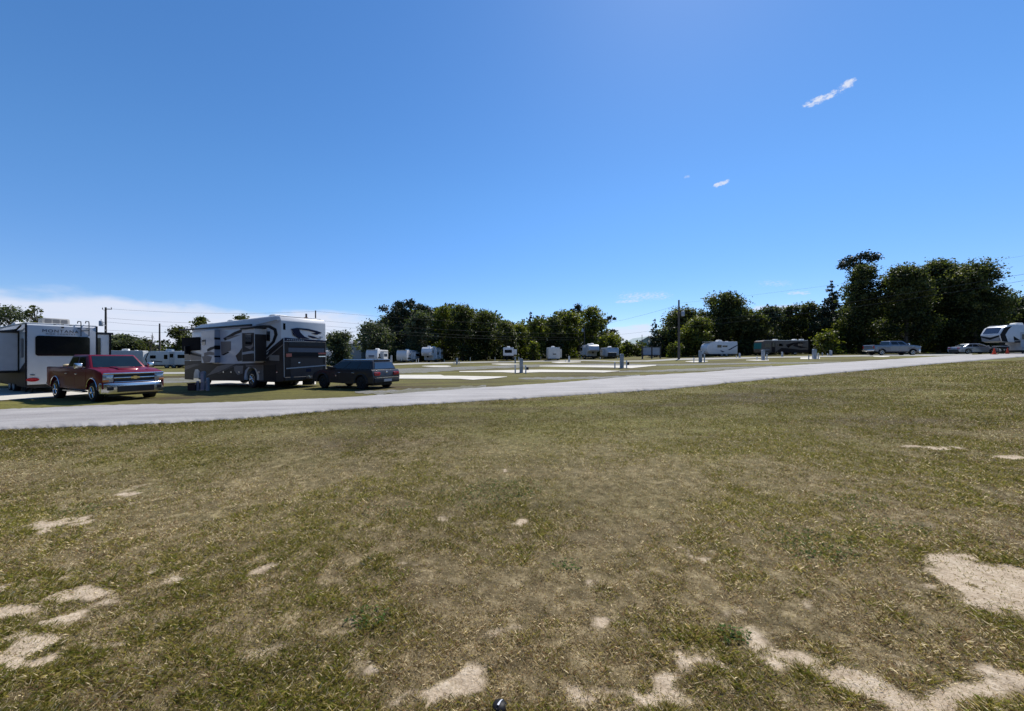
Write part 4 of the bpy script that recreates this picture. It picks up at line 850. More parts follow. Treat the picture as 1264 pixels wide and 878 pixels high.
# ------------------------------------------------------------------ recreational vehicles
def decal(par, pts, y, side, m, name='stripe', th=.006):
    return MB().prism(pts, y, y + side * th).build(name, m, par)
def ac(par, x, y, z, s=1., m=ROOFW):
    a = MB().prism([(x - .48 * s, z), (x + .48 * s, z), (x + .40 * s, z + .30 * s), (x + .1, z + .36 * s), (x - .42 * s, z + .33 * s)], y - .36, y + .36).build('air_conditioner', m, par, bevel=.05, seg=2, smooth=True)
    return a
def trailer(label, loc, fwd, L_=7.0, H=2.95, W=2.4, m=WHITE, slides=(), door=None, wins=(), rearwin=None, frontlogo=False, cat='travel trailer', group=None, swoosh=None, awn=None, rearpanel=None, nose=.75, z0=.50, sidedir=1):
    t = thing('travel_trailer', label, cat, loc, fwd, group); h = W / 2
    MB().prism([(0, z0), (0, H - .12), (.12, H), (L_ - nose, H), (L_ - nose * .55, H - .12), (L_ - nose * .15, H - .55), (L_, H - 1.15), (L_, H - 1.65), (L_ - .25, z0 + .1), (L_ - .45, z0)], -h, h).build('shell', m, t, bevel=.06, seg=3, smooth=True)
    MB().box(.15, L_ - .5, -h + .1, h - .1, z0 - .18, z0 + .02).build('chassis', BLACKM, t)
    MB().box(.05, L_ - .35, -h + .05, h - .05, H - .03, H + .02).build('roof', ROOFW, t, bevel=.01)
    ac(t, L_ * .5, 0, H); MB().box(L_ * .2, L_ * .2 + .4, -.2, .2, H, H + .12).build('roof_vent', ROOFW, t, bevel=.03)
    for s in (-1, 1):
        for x in (L_ * .36, L_ * .36 + .85): wheel(t, x, s * (h - .16), .36, .22, CREAM, 5)
        MB().tube((.35, s * (h - .2), 0.0), (.35, s * (h - .2), z0), .04).build('jack', BLACKM, t)
    MB().path([(L_ - .5, .7, z0 - .08), (L_ + .85, 0, z0 - .06), (L_ - .5, -.7, z0 - .08)], .05).tube((L_ + .55, 0, 0), (L_ + .55, 0, z0 + .35), .035).build('tongue', BLACKM, t)
    MB().lathe([(0, .14), (.05, .15), (.45, .15), (.52, .08)], (L_ + .12, .0, z0 - .02), (0, 0, 1), 12).build('gas_bottle', ROOFW, t, smooth=True)
    for (s, x0, x1, za, zb) in wins:
        MB().prism(rrect(x0, x1, za, zb, .06), s * (h - .004), s * (h + .015)).build('window', GLASS, t)
    for (s, x0, x1, dp) in slides:
        k = MB().box(x0, x1, min(s * (h - .1), s * (h + dp)), max(s * (h - .1), s * (h + dp)), z0 + .25, H - .35).build('slide_out', m, t, bevel=.03)
        MB().box(x0 + .25, x1 - .25, min(s * (h + dp - .005), s * (h + dp + .015)), max(s * (h + dp - .005), s * (h + dp + .015)), z0 + 1.05, z0 + 1.7).build('window', GLASS, k)
        MB().box(x0 - .03, x1 + .03, min(s * h, s * (h + dp + .06)), max(s * h, s * (h + dp + .06)), H - .36, H - .31).build('topper', BLACKM, k)
    if door:
        s, x = door; d_ = MB().prism(rrect(x, x + .68, z0 + .1, z0 + 2.0, .05), s * (h - .002), s * (h + .025)).build('door', GREYP, t)
        MB().prism(rrect(x + .12, x + .56, z0 + 1.15, z0 + 1.75, .04), s * (h + .024), s * (h + .034)).build('window', GLASS, d_)
        MB().box(x, x + .6, min(s * (h + .05), s * (h + .35)), max(s * (h + .05), s * (h + .35)), .24, .28).build('step', BLACKM, t)
    if rearwin:
        y0, y1, za, zb = rearwin; MB().prism(rrect(y0, y1, za, zb, .06), -.016, .004, 'x').build('rear_window', GLASS, t)
    if rearpanel:
        y0, y1, za, zb, mm = rearpanel; MB().prism(rrect(y0, y1, za, zb, .05), -.02, .004, 'x').build('rear_panel', mm, t)
    if frontlogo:
        q = lambda y0, y1, za, zb: MB().prism(rrect(y0, y1, za, zb, (zb - za) * .45), L_ - .02, L_ + .012, 'x')
        q(-.62, .62, H - 1.45, H - 1.18).build('front_stripe', NAVY, t); q(-.5, .5, H - 1.66, H - 1.58).build('front_stripe', NAVY, t)
    for sp in (swoosh or []): decal(t, sp[1], sp[0] * h, sp[0], sp[2])
    if awn:
        s, x0, x1 = awn; a = MB().tube((x0, s * (h + .1), H - .25), (x1, s * (h + .1), H - .25), .08).build('awning', GREYP, t, smooth=True)
        for x in (x0, x1): MB().tube((x, s * (h + .05), H - .3), (x, s * (h + .03), z0 + .4), .03).build('arm', ALU, a)
    return t
def fifth(label, loc, fwd, L_=9.5, H=3.75, W=2.44, m=WHITE, group=None, slides=(), wins=(), door=None, front=None, cat='fifth wheel trailer', bodylow=.55, deck=1.62, swoosh=None):
    t = thing('fifth_wheel_trailer', label, cat, loc, fwd, group); h = W / 2
    MB().prism([(0, bodylow), (0, H - .14), (.15, H - .02), (L_ - 2.2, H), (L_ - .9, H - .05), (L_ - .42, H - .35), (L_ - .02, H - 1.15), (L_, H - 1.35), (L_ - .35, deck + .08), (L_ - .6, deck), (L_ - 2.5, deck - .04), (L_ - 2.62, bodylow)], -h, h).build('shell', m, t, bevel=.07, seg=3, smooth=True)
    MB().box(.2, L_ - 2.7, -h + .1, h - .1, bodylow - .2, bodylow + .02).build('chassis', BLACKM, t)
    MB().box(.05, L_ - .95, -h + .06, h - .06, H - .03, H + .025).build('roof', ROOFW, t, bevel=.01)
    ac(t, L_ * .72, 0, H); ac(t, L_ * .3, 0, H)
    for s in (-1, 1):
        for x in (L_ * .30, L_ * .30 + .95): wheel(t, x, s * (h - .16), .39, .22, ALU, 6)
        MB().box(L_ - 2.9, L_ - 2.78, s * .85 - .06, s * .85 + .06, 0, bodylow + .3).build('landing_leg', BLACKM, t)
        MB().tube((.5, s * .9, 0), (.5, s * .9, bodylow), .045).build('jack', BLACKM, t)
    MB().prism([(L_ - 1.6, deck), (L_ - 1.2, deck), (L_ - 1.3, deck - .45), (L_ - 1.5, deck - .45)], -.18, .18).build('hitch', BLACKM, t)
    for (s, x0, x1, za, zb) in wins: MB().prism(rrect(x0, x1, za, zb, .07), s * (h - .004), s * (h + .015)).build('window', GLASS, t)
    for (s, x0, x1, dp) in slides:
        k = MB().box(x0, x1, min(s * (h - .1), s * (h + dp)), max(s * (h - .1), s * (h + dp)), bodylow + .3, H - .45).build('slide_out', m, t, bevel=.03)
        MB().box(x0 + .3, x1 - .3, min(s * (h + dp - .005), s * (h + dp + .015)), max(s * (h + dp - .005), s * (h + dp + .015)), bodylow + 1.3, bodylow + 2.1).build('window', GLASS, k)
    if door:
        s, x = door; d_ = MB().prism(rrect(x, x + .75, bodylow + .35, bodylow + 2.35, .05), s * (h - .002), s * (h + .025)).build('door', GREYP, t)
        MB().prism(rrect(x + .14, x + .61, bodylow + 1.4, bodylow + 2.1, .04), s * (h + .024), s * (h + .034)).build('window', GLASS, d_)
    for sp in (swoosh or []): decal(t, sp[1], sp[0] * h, sp[0], sp[2])
    if front: front(t, L_, H, h)
    return t

gV = 'white campers parked along the left wood'
def capfront(t, L_, H, h):                                # darker band and plate on the cap of the distant fifth wheel
    for (y0, y1, dz0, dz1, mm) in ((-h + .12, h - .12, 1.55, 1.15, GREYP), (-.7, .6, 1.75, 1.68, NAVY)):
        za, zb = H - dz0, H - dz1; xa = L_ - .0; MB().add([], []).prism(rrect(y0, y1, za, zb, .03), xa - .10, xa + .014, 'x').build('cap_band', mm, t)
    MB().box(L_ - 2.66, L_ - 2.6, -.35, .35, 1.15, 1.35).build('hatch', BLACKM, t)
def frm(px, Y, f, L_, z=None):
    """a vehicle whose nose centre is at px, Y; returns the rear centre"""
    b = at(px, Y); f = Vector(f).normalized(); x, y = b.x - f.x * L_, b.y - f.y * L_
    return (x, y, tz(b.x, b.y) if z is None else z), f
loc, f = frm(458.5, 80, (.02, -1), 7.5); trailer('white travel trailer seen over the wagon roof with dark oval mark on its nose', loc, f, 7.5, 3.0, 2.45, frontlogo=True, slides=((1, 2.6, 5.4, .7),), wins=((1, 5.7, 6.5, 1.5, 2.2), (1, .6, 1.6, 1.5, 2.2)), group=gV, swoosh=[(1, [(5.4, 1.2), (7.0, 1.3), (7.0, 1.5), (5.4, 1.5)], BLACKP), (1, [(.2, 1.2), (2.4, 1.2), (2.4, 1.6), (.2, 1.45)], BLACKP)])
loc, f = frm(495.5, 90, (-.06, -1), 8.5); trailer('white travel trailer with round blank nose and grey open slide', loc, f, 8.5, 3.0, 2.5, frontlogo=False, slides=((1, 1.0, 4.2, .8),), wins=((1, 5.6, 6.4, 1.5, 2.2),), group=gV, swoosh=[(1, [(5.2, .9), (7.8, .9), (7.4, 1.25), (5.2, 1.15)], BLACKP)])
loc, f = frm(526, 92, (-.06, -1), 9.6); fifth('white fifth wheel with raised nose parked before the left wood', loc, f, 9.6, 3.75, 2.5, slides=((1, 1.0, 3.4, .8), (1, 4.0, 6.0, .5)), wins=((1, 7.6, 8.3, 2.3, 3.0),), group=gV, front=capfront)
# camper showing its rear with one wide dark window
b = at(627.5, 84); trailer('small white camper showing a wide dark rear window and a slide out on its right', (b.x, b.y, b.z + .35), (0, 1), 6.5, 2.75, 2.3, rearwin=(-.82, .82, 1.55, 2.25), slides=((-1, .8, 3.2, .75),), group=gV, z0=.95)
b = at(684.5, 84); trailer('plain cream camper with a small dark mark on its rear', (b.x, b.y, b.z), (0, 1), 7.0, 2.95, 2.4, m=CREAM, slides=((-1, 1, 3.6, .55),), rearpanel=(-.38, .38, 1.35, 1.55, BLACKP), group=gV, z0=.45)
loc, f = frm(733.5, 86, (.0, -1), 8.5)
def dimfront(t, L_, H, h): MB().prism(rrect(-h + .3, h - .3, H - 1.55, H - 1.2, .06), L_ - .10, L_ + .014, 'x').build('cap_band', TAN, t)
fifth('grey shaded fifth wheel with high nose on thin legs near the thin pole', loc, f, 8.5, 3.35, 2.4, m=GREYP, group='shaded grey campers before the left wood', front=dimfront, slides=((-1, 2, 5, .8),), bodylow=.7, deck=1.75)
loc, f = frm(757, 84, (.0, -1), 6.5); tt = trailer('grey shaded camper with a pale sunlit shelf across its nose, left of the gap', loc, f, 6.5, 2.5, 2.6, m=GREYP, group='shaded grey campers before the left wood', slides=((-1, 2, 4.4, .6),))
MB().box(6.3, 7.0, -1.3, .7, 1.35, 1.45).build('nose_shelf', WHITE, tt, bevel=.02); MB().box(6.4, 6.9, -1.2, .6, .6, 1.3).build('nose_box', BLACKM, tt)
# round-nosed trailer, side on
b = at(907, 70)
trailer('white round nosed travel trailer with a thin dark swoosh, seen side on', (b.x - .2, b.y, b.z), (-1, -.04), 5.7, 2.75, 2.3, slides=(), wins=((1, 3.0, 3.8, 1.65, 2.15), (1, 1.9, 2.85, 1.75, 2.05)), nose=1.5, z0=.5, swoosh=[(1, [(.05, 2.15), (.5, 1.95), (1.9, 1.2), (1.5, 1.2), (.05, 2.0)], NAVY), (1, [(2.4, .9), (3.1, 1.15), (3.3, 1.1), (2.8, .8)], NAVY), (1, [(3.8, 1.25), (5.2, 1.2), (5.2, 1.27), (3.8, 1.32)], GREYP)])
# left distant trailers
b = at(183, 60); fL = Vector((-.93, -.36)).normalized(); b2 = at(229, 60)
trailer('white travel trailer with doorway and dark windows behind the red pickup hood', (b2.x + .2, b2.y + 1.2, b2.z), fL, 5.9, 2.65, 2.3, slides=(), door=(1, 2.0), wins=((1, .5, 1.6, 1.55, 2.1), (1, 2.85, 3.3, 1.4, 2.1), (1, 4.3, 5.0, 1.5, 2.0)), nose=1.3, swoosh=[(1, [(5.1, 2.45), (5.3, 2.3), (5.6, 1.4), (5.45, .9), (5.35, .9), (5.45, 1.5), (5.2, 2.2)], BLACKP), (1, [(3.5, .9), (4.9, 1.1), (4.9, 1.2), (3.5, 1.05)], NAVY)])
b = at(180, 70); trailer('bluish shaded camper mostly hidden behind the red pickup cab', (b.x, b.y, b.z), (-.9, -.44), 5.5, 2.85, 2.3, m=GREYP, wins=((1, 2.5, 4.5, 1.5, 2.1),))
b = at(404.5, 66); trailer('white camper end showing between the big motorhome rear and the round tree', (b.x, b.y, b.z), (-.85, .52), 6.5, 2.75, 2.3, wins=(), rearwin=(-.2, .2, 1.2, 1.8))

# ------------------------------------------------------------------ helper that traces marks off a vertical side of a vehicle
def onplane(px, py, P0, dr):
    u = (px - CX) / F; v = (CY - py) / F; a = (u * P0[1] - P0[0]) / (dr[0] - u * dr[1]); return a, v * (P0[1] + a * dr[1])

# big motorhome -----------------------------------------------------
Rr = Vector((-11.8, 19.3)); Ff = Vector((-20.9, 24.5)); fd = (Ff - Rr).normalized(); ML = (Ff - Rr).length; nr = Vector((-fd.y, fd.x))   # left side normal, towards the camera
zr, zf = -1.74, -1.90; pit = (zf - zr) / ML
mo = Rr - nr * 1.25
mh = thing('motorhome', 'big white and brown motorhome with curved swooshes parked beside the grey wagon', 'motorhome', (mo.x, mo.y, zr), fd, pitch=pit)
def S(cx, cy, off=0.):                                     # trace point -> side plane (s, h)
    px, py = 200 + cx / 5.745, 370 + cy / 5.745; a, z = onplane(px, py, Rr + nr * off, fd); return (a, z - (zr + pit * a))
MHh = 3.80; hw = 1.25
MB().prism([(0, .42), (0.02, 1.2), (.04, MHh - .25), (.16, MHh - .04), (.5, MHh), (ML - 1.1, MHh - .02), (ML - .55, MHh - .14), (ML - .22, MHh - .45), (ML - .02, 2.3), (ML, 1.2), (ML - .05, .55), (ML - .3, .42)], -hw, hw).build('body', WHITE, mh, bevel=.07, seg=3, smooth=True,
    cuts=[MB().lathe([(-2, .56), (2, .56)], (x, 0, .56), (0, 1, 0), 30) for x in (ML - 1.75, 2.95)])
MB().box(.3, ML - .6, -1.05, 1.05, .34, .9).build('chassis', BLACKM, mh)
rf = MB().box(.3, ML - 1.1, -1.15, 1.15, MHh - .02, MHh + .05).build('roof', ROOFW, mh, bevel=.03)
ac(mh, 7.4, 0, MHh + .04, .8); ac(mh, 2.6, 0, MHh + .04, .8)
for s in (-1, 1):
    wheel(mh, ML - 1.75, s * 1.08, .48, .28, CHROME, 8, .58); wheel(mh, 2.95, s * 1.08, .48, .28, CHROME, 8, .58)
    wheel(mh, 2.95, s * .74, .48, .26, CHROME, 8, .58)
def sidepart(name, crop, m, lift, off=0., par=None, flat=True, th=.008):
    pts = [S(x, y, off) for x, y in crop]; return MB().prism(pts, hw + off + lift, hw + off + lift + th).build(name, m, par or mh)
# painted lower side and graphics, each a thin coloured layer just proud of the wall
sidepart('lower_paint', [(162, 432), (300, 428), (372, 452), (520, 452), (862, 440), (862, 572), (720, 575), (690, 578), (690, 530), (668, 485), (640, 474), (612, 476), (590, 500), (583, 545), (583, 574), (285, 568), (275, 510), (255, 490), (235, 492), (226, 520), (224, 566), (162, 562)], BROWN, .000)
sidepart('rear_paint', [(770, 345), (864, 268), (866, 575), (812, 578), (720, 578), (720, 448), (745, 400)], BROWN, .002)
sidepart('stripe', [(318, 538), (395, 470), (460, 456), (528, 452), (470, 478), (400, 512)], TAN, .009)
sidepart('stripe', [(395, 520), (470, 478), (545, 455), (560, 455), (490, 482), (410, 522)], mat('dark_taupe', (.12, .105, .095), .5, spec=.12), .011)
sidepart('fender_panel', [(512, 466), (580, 466), (575, 520), (540, 532), (515, 500)], TAN, .010)
sidepart('fender_panel', [(596, 458), (722, 458), (722, 570), (694, 570), (690, 520), (665, 480), (640, 470), (600, 476)], mat('fender_taupe', (.17, .15, .14), .5, spec=.12), .010)
sidepart('engine_bay', [(724, 462), (808, 462), (808, 574), (724, 574)], BLACKP, .013)
sidepart('stripe', [(420, 295), (492, 292), (490, 358), (455, 372), (424, 385)], TAN, .004)
sidepart('stripe', [(438, 272), (520, 225), (600, 196), (700, 179), (772, 179), (815, 203), (824, 245), (802, 300), (752, 352), (704, 390), (692, 386), (742, 340), (786, 290), (801, 245), (796, 216), (760, 197), (700, 194), (610, 211), (530, 242), (450, 288)], BLACKP, .004)
sidepart('stripe', [(455, 268), (530, 250), (560, 247), (520, 262), (470, 280)], TAN, .005)
for k, (a, b_) in enumerate((((700, 402), (864, 276)), ((690, 432), (866, 292)), ((730, 420), (866, 312)))):
    sidepart('pin_stripe', [(a[0], a[1]), (b_[0], b_[1]), (b_[0], b_[1] + 5), (a[0] + 8, a[1] + 2)], (NAVY, BLACKP, TAN)[k], .006 + .002 * k)
sidepart('stripe', [(572, 238), (742, 236), (742, 330), (700, 388), (640, 432), (572, 436)], BROWN, .003)
sidepart('stripe', [(765, 390), (836, 392), (836, 432), (765, 428)], TAN, .012)
sidepart('stripe', [(162, 366), (240, 372), (300, 392), (300, 425), (162, 428)], TAN, .003)
sidepart('stripe', [(178, 362), (230, 378), (300, 398), (300, 406), (222, 392), (180, 374)], BLACKP, .009)
sidepart('stripe', [(422, 388), (470, 368), (480, 372), (440, 392)], BLACKP, .006)
sidepart('stripe', [(525, 395), (548, 372), (570, 340), (572, 430), (540, 434)], BROWN, .004)
for k in range(3): sidepart('pin_stripe', [(165, 470 + 10 * k), (230, 455 + 6 * k), (290, 452 + 4 * k), (230, 459 + 6 * k), (170, 474 + 10 * k)], TAN, .008 + .001 * k)
sidepart('cab_window', [(148, 268), (276, 262), (276, 355), (148, 364)], mat('matte_black_mesh', (.010, .010, .012), .9, spec=.05), .014, th=.03)
MB().box(ML - .02, ML + .16, -hw - .04, hw + .04, 1.95, 3.0).build('sun_shade', mat('matte_black_mesh', (.01, .01, .012)), mh, bevel=.03)
sidepart('window', [(748, 222), (770, 222), (770, 290), (748, 290)], GLASS, .012, th=.02)
sidepart('window', [(865, 165), (880, 165), (880, 212), (865, 210)], GLASS, .001, th=.02)
sidepart('vent_cover', [(316, 222), (335, 220), (335, 244), (316, 246)], GREYP, .006, th=.02)
for x in (440, 495, 552, 692, 820): sidepart('latch', [(x - 4, 506), (x + 4, 506), (x + 4, 516), (x - 4, 516)], CHROME, .02, th=.015)
def slide(cin, cout, cfar, ytop, ybot, m, nm='slide_out'):
    """cin / cout: trace columns of the inner and outer edge of the end wall; cfar: far end of the outer face"""
    a_in = S(cin, (ytop + ybot) / 2)[0]; lo, hi = 0., 1.4
    for _ in range(30):
        o_ = (lo + hi) / 2
        if S(cout, 300, o_)[0] > a_in: lo = o_
        else: hi = o_
    o_ = lo; af = S(cfar, 300, o_)[0]; hb = S(cout, ybot, o_)[1]; ht = S(cout, ytop, o_)[1]
    k = MB().box(a_in, af, hw - .05, hw + o_, hb, ht).build(nm, m, mh, bevel=.02); return k, a_in, af, o_, hb, ht
k, a_in, af, so1, hb, ht = slide(414, 374, 280, 208, 446, WHITE)
END = mat('end_wall_blue_grey', (.36, .40, .47), .35, coat=.2); MB().box(a_in - .012, a_in + .004, hw, hw + so1 - .02, hb + .02, ht - .02).build('end_panel', END, k)
for (yt, yb) in ((265, 280), (322, 350), (395, 405)): z1, z0 = S(374, yt, so1)[1], S(374, yb, so1)[1]; MB().box(a_in - .022, a_in + .01, hw, hw + so1 + .012, z0, z1).build('stripe', BLACKP, k)
def slidepart(name, crop, m, lift, o_, k, th=.008): MB().prism([S(x, y, o_) for x, y in crop], hw + o_ + lift, hw + o_ + lift + th).build(name, m, k)
slidepart('window', [(284, 285), (312, 280), (312, 318), (286, 320)], GLASS, .002, so1, k, .015)
slidepart('stripe', [(322, 350), (345, 335), (372, 328), (372, 345), (340, 360), (324, 366)], BLACKP, .002, so1, k)
slidepart('stripe', [(300, 375), (340, 365), (372, 372), (372, 392), (335, 388), (302, 400)], TAN, .002, so1, k)
slidepart('stripe', [(284, 400), (330, 395), (356, 402), (340, 440), (300, 446)], TAN, .004, so1, k)
k, a_in, af, so2, hb, ht = slide(742, 658, 568, 200, 436, WHITE)
DKB = mat('dark_umber_paint', (.035, .030, .030), .35, coat=.2)
MB().box(a_in - .012, a_in + .004, hw, hw + so2 - .02, hb + .02, ht - .30).build('end_panel', DKB, k)
slidepart('slide_paint', [(572, 235), (656, 232), (656, 434), (572, 436)], BROWN, .002, so2, k)
slidepart('window', [(596, 240), (640, 238), (640, 310), (598, 312)], GLASS, .012, so2, k, .015)
slidepart('stripe', [(572, 372), (640, 360), (656, 362), (656, 378), (640, 378), (574, 388)], GREYP, .012, so2, k)
slidepart('stripe', [(590, 330), (640, 322), (652, 300), (652, 330), (630, 350)], TAN, .012, so2, k)
for (x0, x1) in (((150, 215), (660, 175)),):
    a0, h0 = S(*x0); a1, h1 = S(*x1); m_ = MB().tube((a0, hw + .16, h0), (a1, hw + .16, h1 - .02), .055, n=10); m_.build('awning', BLACKM, mh, smooth=True)
a0, h0 = S(690, 190); a1, h1 = S(842, 140); MB().tube((a0, hw + .12, h0 + .1), (a1, hw + .12, h1), .045).build('awning', GREYP, mh, smooth=True)
MB().box(a_in - .05, af + .05, hw, hw + so2 + .06, ht + .01, ht + .07).build('slide_topper', BLACKM, mh)
m_ = MB().box(ML + .05, ML + .20, hw + .02, hw + .26, 2.0, 2.5); m_.tube((ML - .2, hw - .1, 2.6), (ML + .1, hw + .15, 2.5), .03); m_.build('mirror', BLACKP, mh, bevel=.04)
MB().prism(rrect(-1.1, 1.1, 1.55, 2.9, .15), ML - .03, ML + .03, 'x').build('windscreen', GLASS, mh)
# rear face
nrr = Vector((fd.y, -fd.x))                                # from near corner to far corner
def Q(cx, cy):
    px, py = 200 + cx / 5.745, 370 + cy / 5.745; a, z = onplane(px, py, Rr, nrr); return (hw - a, z - zr)
def rearpart(name, crop, m, x, th=.01, par=None): return MB().prism([Q(a, b) for a, b in crop], -x - th, -x, 'x').build(name, m, par or mh)
rearpart('rear_paint', [(872, 296), (1163, 300), (1163, 560), (872, 566)], BROWN, -.02, .024)
rearpart('navy_band', [(872, 266), (930, 272), (1165, 288), (1165, 298), (1000, 292), (872, 290)], NAVY, .003)
rearpart('stripe', [(918, 204), (962, 197), (1040, 204), (1100, 218), (1137, 233), (1100, 247), (1062, 238), (1095, 232), (1040, 217), (975, 208), (985, 232), (1012, 258), (1052, 276), (1000, 274), (955, 252), (935, 230)], NAVY, .003)
rearpart('stripe', [(925, 222), (950, 250), (990, 270), (975, 274), (935, 250)], NAVY, .003)
rearpart('stripe', [(1040, 250), (1080, 258), (1120, 275), (1070, 272), (1040, 258)], NAVY, .003)
rearpart('grille', [(900, 297), (1148, 302), (1148, 330), (900, 326)], BLACKM, .006, .02)
rearpart('grey_panel', [(898, 338), (1152, 344), (1152, 372), (898, 368)], mat('slate_paint', (.13, .14, .17), .5, spec=.12), .006)
g_ = rearpart('lamp_band', [(880, 378), (1163, 372), (1163, 404), (1010, 400), (880, 406)], BLACKP, .006, .015)
rearpart('tail_light', [(1108, 374), (1163, 373), (1163, 385), (1108, 384)], REDL, .022, .01, g_); rearpart('tail_light', [(880, 380), (920, 379), (920, 402), (880, 404)], REDL, .022, .01, g_)
rearpart('chrome_trim', [(1110, 398), (1160, 396), (1160, 403), (1110, 404)], CHROME, .024, .008, g_)
e_ = rearpart('engine_door', [(912, 412), (1140, 414), (1140, 548), (912, 552)], mat('umber_door', (.075, .062, .058), .5, spec=.12), .006)
rearpart('chrome_trim', [(880, 482), (1165, 460), (1165, 466), (880, 490)], GREYP, .02, .01, e_); rearpart('latch', [(966, 440), (978, 440), (978, 448), (966, 448)], CHROME, .02, .02, e_)
rearpart('number_plate', [(1022, 488), (1056, 487), (1056, 508), (1022, 509)], NAVY, .02, .01, e_)
for k in range(9): rearpart('lettering', [(888 + k * 14, 278 + k * .6), (897 + k * 14, 278 + k * .6), (897 + k * 14, 284 + k * .6), (888 + k * 14, 284 + k * .6)], GREYP, .014, .003)
rearpart('camera_housing', [(1124, 258), (1136, 258), (1136, 270), (1124, 270)], WHITE, .003, .08); rearpart('marker_lamp', [(1010, 122), (1040, 124), (1040, 130), (1010, 128)], AMB, .0, .02)
MB().box(-.10, .02, -1.15, 1.15, .42, .62).build('rear_bumper', BLACKM, mh, bevel=.03)
for s in (-1, 1): MB().box(.9, .93, s * .75 - .35, s * .75 + .35, .10, .60).build('mud_flap', RUBBER, mh)
MB().tube((1.0, -.7, MHh), (1.0, -.7, MHh + .34), .05).build('exhaust_cap', BLACKM, mh)
# tow bar between motorhome and wagon
tb = thing('tow_bar', 'folding black tow bar with a looped cable between motorhome and wagon', 'tow bar', (mo.x, mo.y, zr)); hx = Vector((mo.x, mo.y)) - fd * .1; nsx = MINO + fm * 2.02
o0 = Vector((hx.x - mo.x, hx.y - mo.y, .50)); 
for s in (-1, 1):
    q = nsx + lm_ * s * .42; MB().tube(o0, (q.x - mo.x, q.y - mo.y, gz_ - zr + .42), .04).build('arm', BLACKM, tb)
a_, b_ = o0 + Vector((0, 0, .1)), Vector((nsx.x - mo.x, nsx.y - mo.y, gz_ - zr + .72)); m_ = MB(); pts = [a_.lerp(b_, i / 10) + Vector((0, 0, .10 * math.sin(i * 1.9) - .16 * math.sin(math.pi * i / 10))) for i in range(11)]; m_.path(pts, .018); m_.build('cable', mat('pale_cable', (.25, .30, .27), .5), tb)

# cream fifth wheel at the left edge --------------------------------
MR = Vector((-24.9, 19.3)); fz = Vector((-.87, .493)).normalized(); nz = Vector((-fz.y, fz.x)); nfz = -nz; zm = -2.06; hm = 1.25; HM = (CY - 398.5) / F * MR.y - zm
mo2 = MR - nz * hm
mt = thing('fifth_wheel_trailer', 'large pale fifth wheel with wide dark rear window behind the red pickup', 'fifth wheel trailer', (mo2.x, mo2.y, zm), fz)
PW = mat('camper_white', (.50, .53, .57), .35, coat=.3, var=.03)
MB().prism([(0, .55), (0, HM - .06), (.2, HM), (8.5, HM + .1), (10.6, HM), (11.4, HM - .9), (11.2, 1.75), (8.6, 1.65), (8.5, .55)], -hm, hm).build('shell', PW, mt, bevel=.05, seg=3, smooth=True)
MB().box(.3, 8.4, -hm + .1, hm - .1, .38, .58).build('chassis', BLACKM, mt)
MB().box(.1, 8.8, -hm - .02, hm + .02, HM - .03, HM + .05).build('roof', ROOFW, mt, bevel=.02)
def Z(px, py): a, z = onplane(px, py, MR, nfz); return (hm - a, z - zm)
def zpart(name, pts, m, x, th=.012, par=None, rnd=None): return MB().prism([Z(a, b) for a, b in pts], -x - th, -x, 'x').build(name, m, par or mt)
(y0, z0), (y1, z1) = Z(43.5, 438.6), Z(110.8, 415.8)
y0_, y1_ = min(y0, y1), max(y0, y1); rwz1 = Z(77, 414.8)[1]; rwz0 = Z(77, 438.9)[1]
rw_ = MB().prism(rrect(y0_, y1_, rwz0, rwz1, .12, 4), -.03, .01, 'x').build('rear_window', GLASS, mt)
for e in (-1, 1): MB().prism([(e * hm - .03, .5), (e * hm + .03, .5), (e * hm + .03, HM), (e * hm - .03, HM)], -.02, .05, 'x').build('corner_trim', BLACKP, mt)
for px in (62, 68.5, 75, 81.5): pass
for px, py in ((67.5, 400.3), (77, 400.4), (87, 401.3), (97, 405.4), (107, 405.6)): zpart('marker_lamp', [(px - 1.6, py - .35), (px + 1.6, py - .35), (px + 1.6, py + .35), (px - 1.6, py + .35)], BLACKP, .0, .03)
zpart('rear_camera', [(75.7, 403), (78.7, 403), (78.7, 404.6), (75.7, 404.6)], BLACKM, .0, .08)
zpart('number_plate', [(37.2, 462.1), (43, 462.1), (43, 463), (37.2, 463)], BLACKP, .0, .03); 
cy_, cz_ = Z(40.3, 468.4); MB().prism([(cy_ + .22 * math.cos(R(a)), cz_ + .10 * math.sin(R(a))) for a in range(0, 360, 20)], -.03, 0, 'x').build('tail_light', REDL, mt)
cy_, cz_ = Z(113, 470); MB().prism([(cy_ + .22 * math.cos(R(a)), cz_ + .10 * math.sin(R(a))) for a in range(0, 360, 20)], -.03, 0, 'x').build('tail_light', REDL, mt)
def text(s, size, y, z, par, m, ext=.006, sp=1.):
    cu = bpy.data.curves.new('lettering', 'FONT'); cu.body = s; cu.size = size; cu.extrude = ext; cu.align_x = 'CENTER'; cu.space_character = sp
    o = bpy.data.objects.new('tmp', cu); C.objects.link(o); dg = bpy.context.evaluated_depsgraph_get(); dg.update()
    me = bpy.data.meshes.new_from_object(o.evaluated_get(dg)); bpy.data.objects.remove(o); me.name = 'lettering'; me.materials.clear(); me.materials.append(m)
    q = bpy.data.objects.new('lettering', me); C.objects.link(q); q.parent = par; q.rotation_euler = (R(90), 0, R(-90)); q.location = (-.012, y, z); return q
yt_, zt_ = Z(75, 409.9); text('MONTANA', .22, yt_, zt_ - .02, mt, NAVY, sp=1.25)
yt_, zt_ = Z(75, 411.6); text('HIGH COUNTRY', .10, yt_, zt_ - .06, mt, NAVY, sp=1.5)
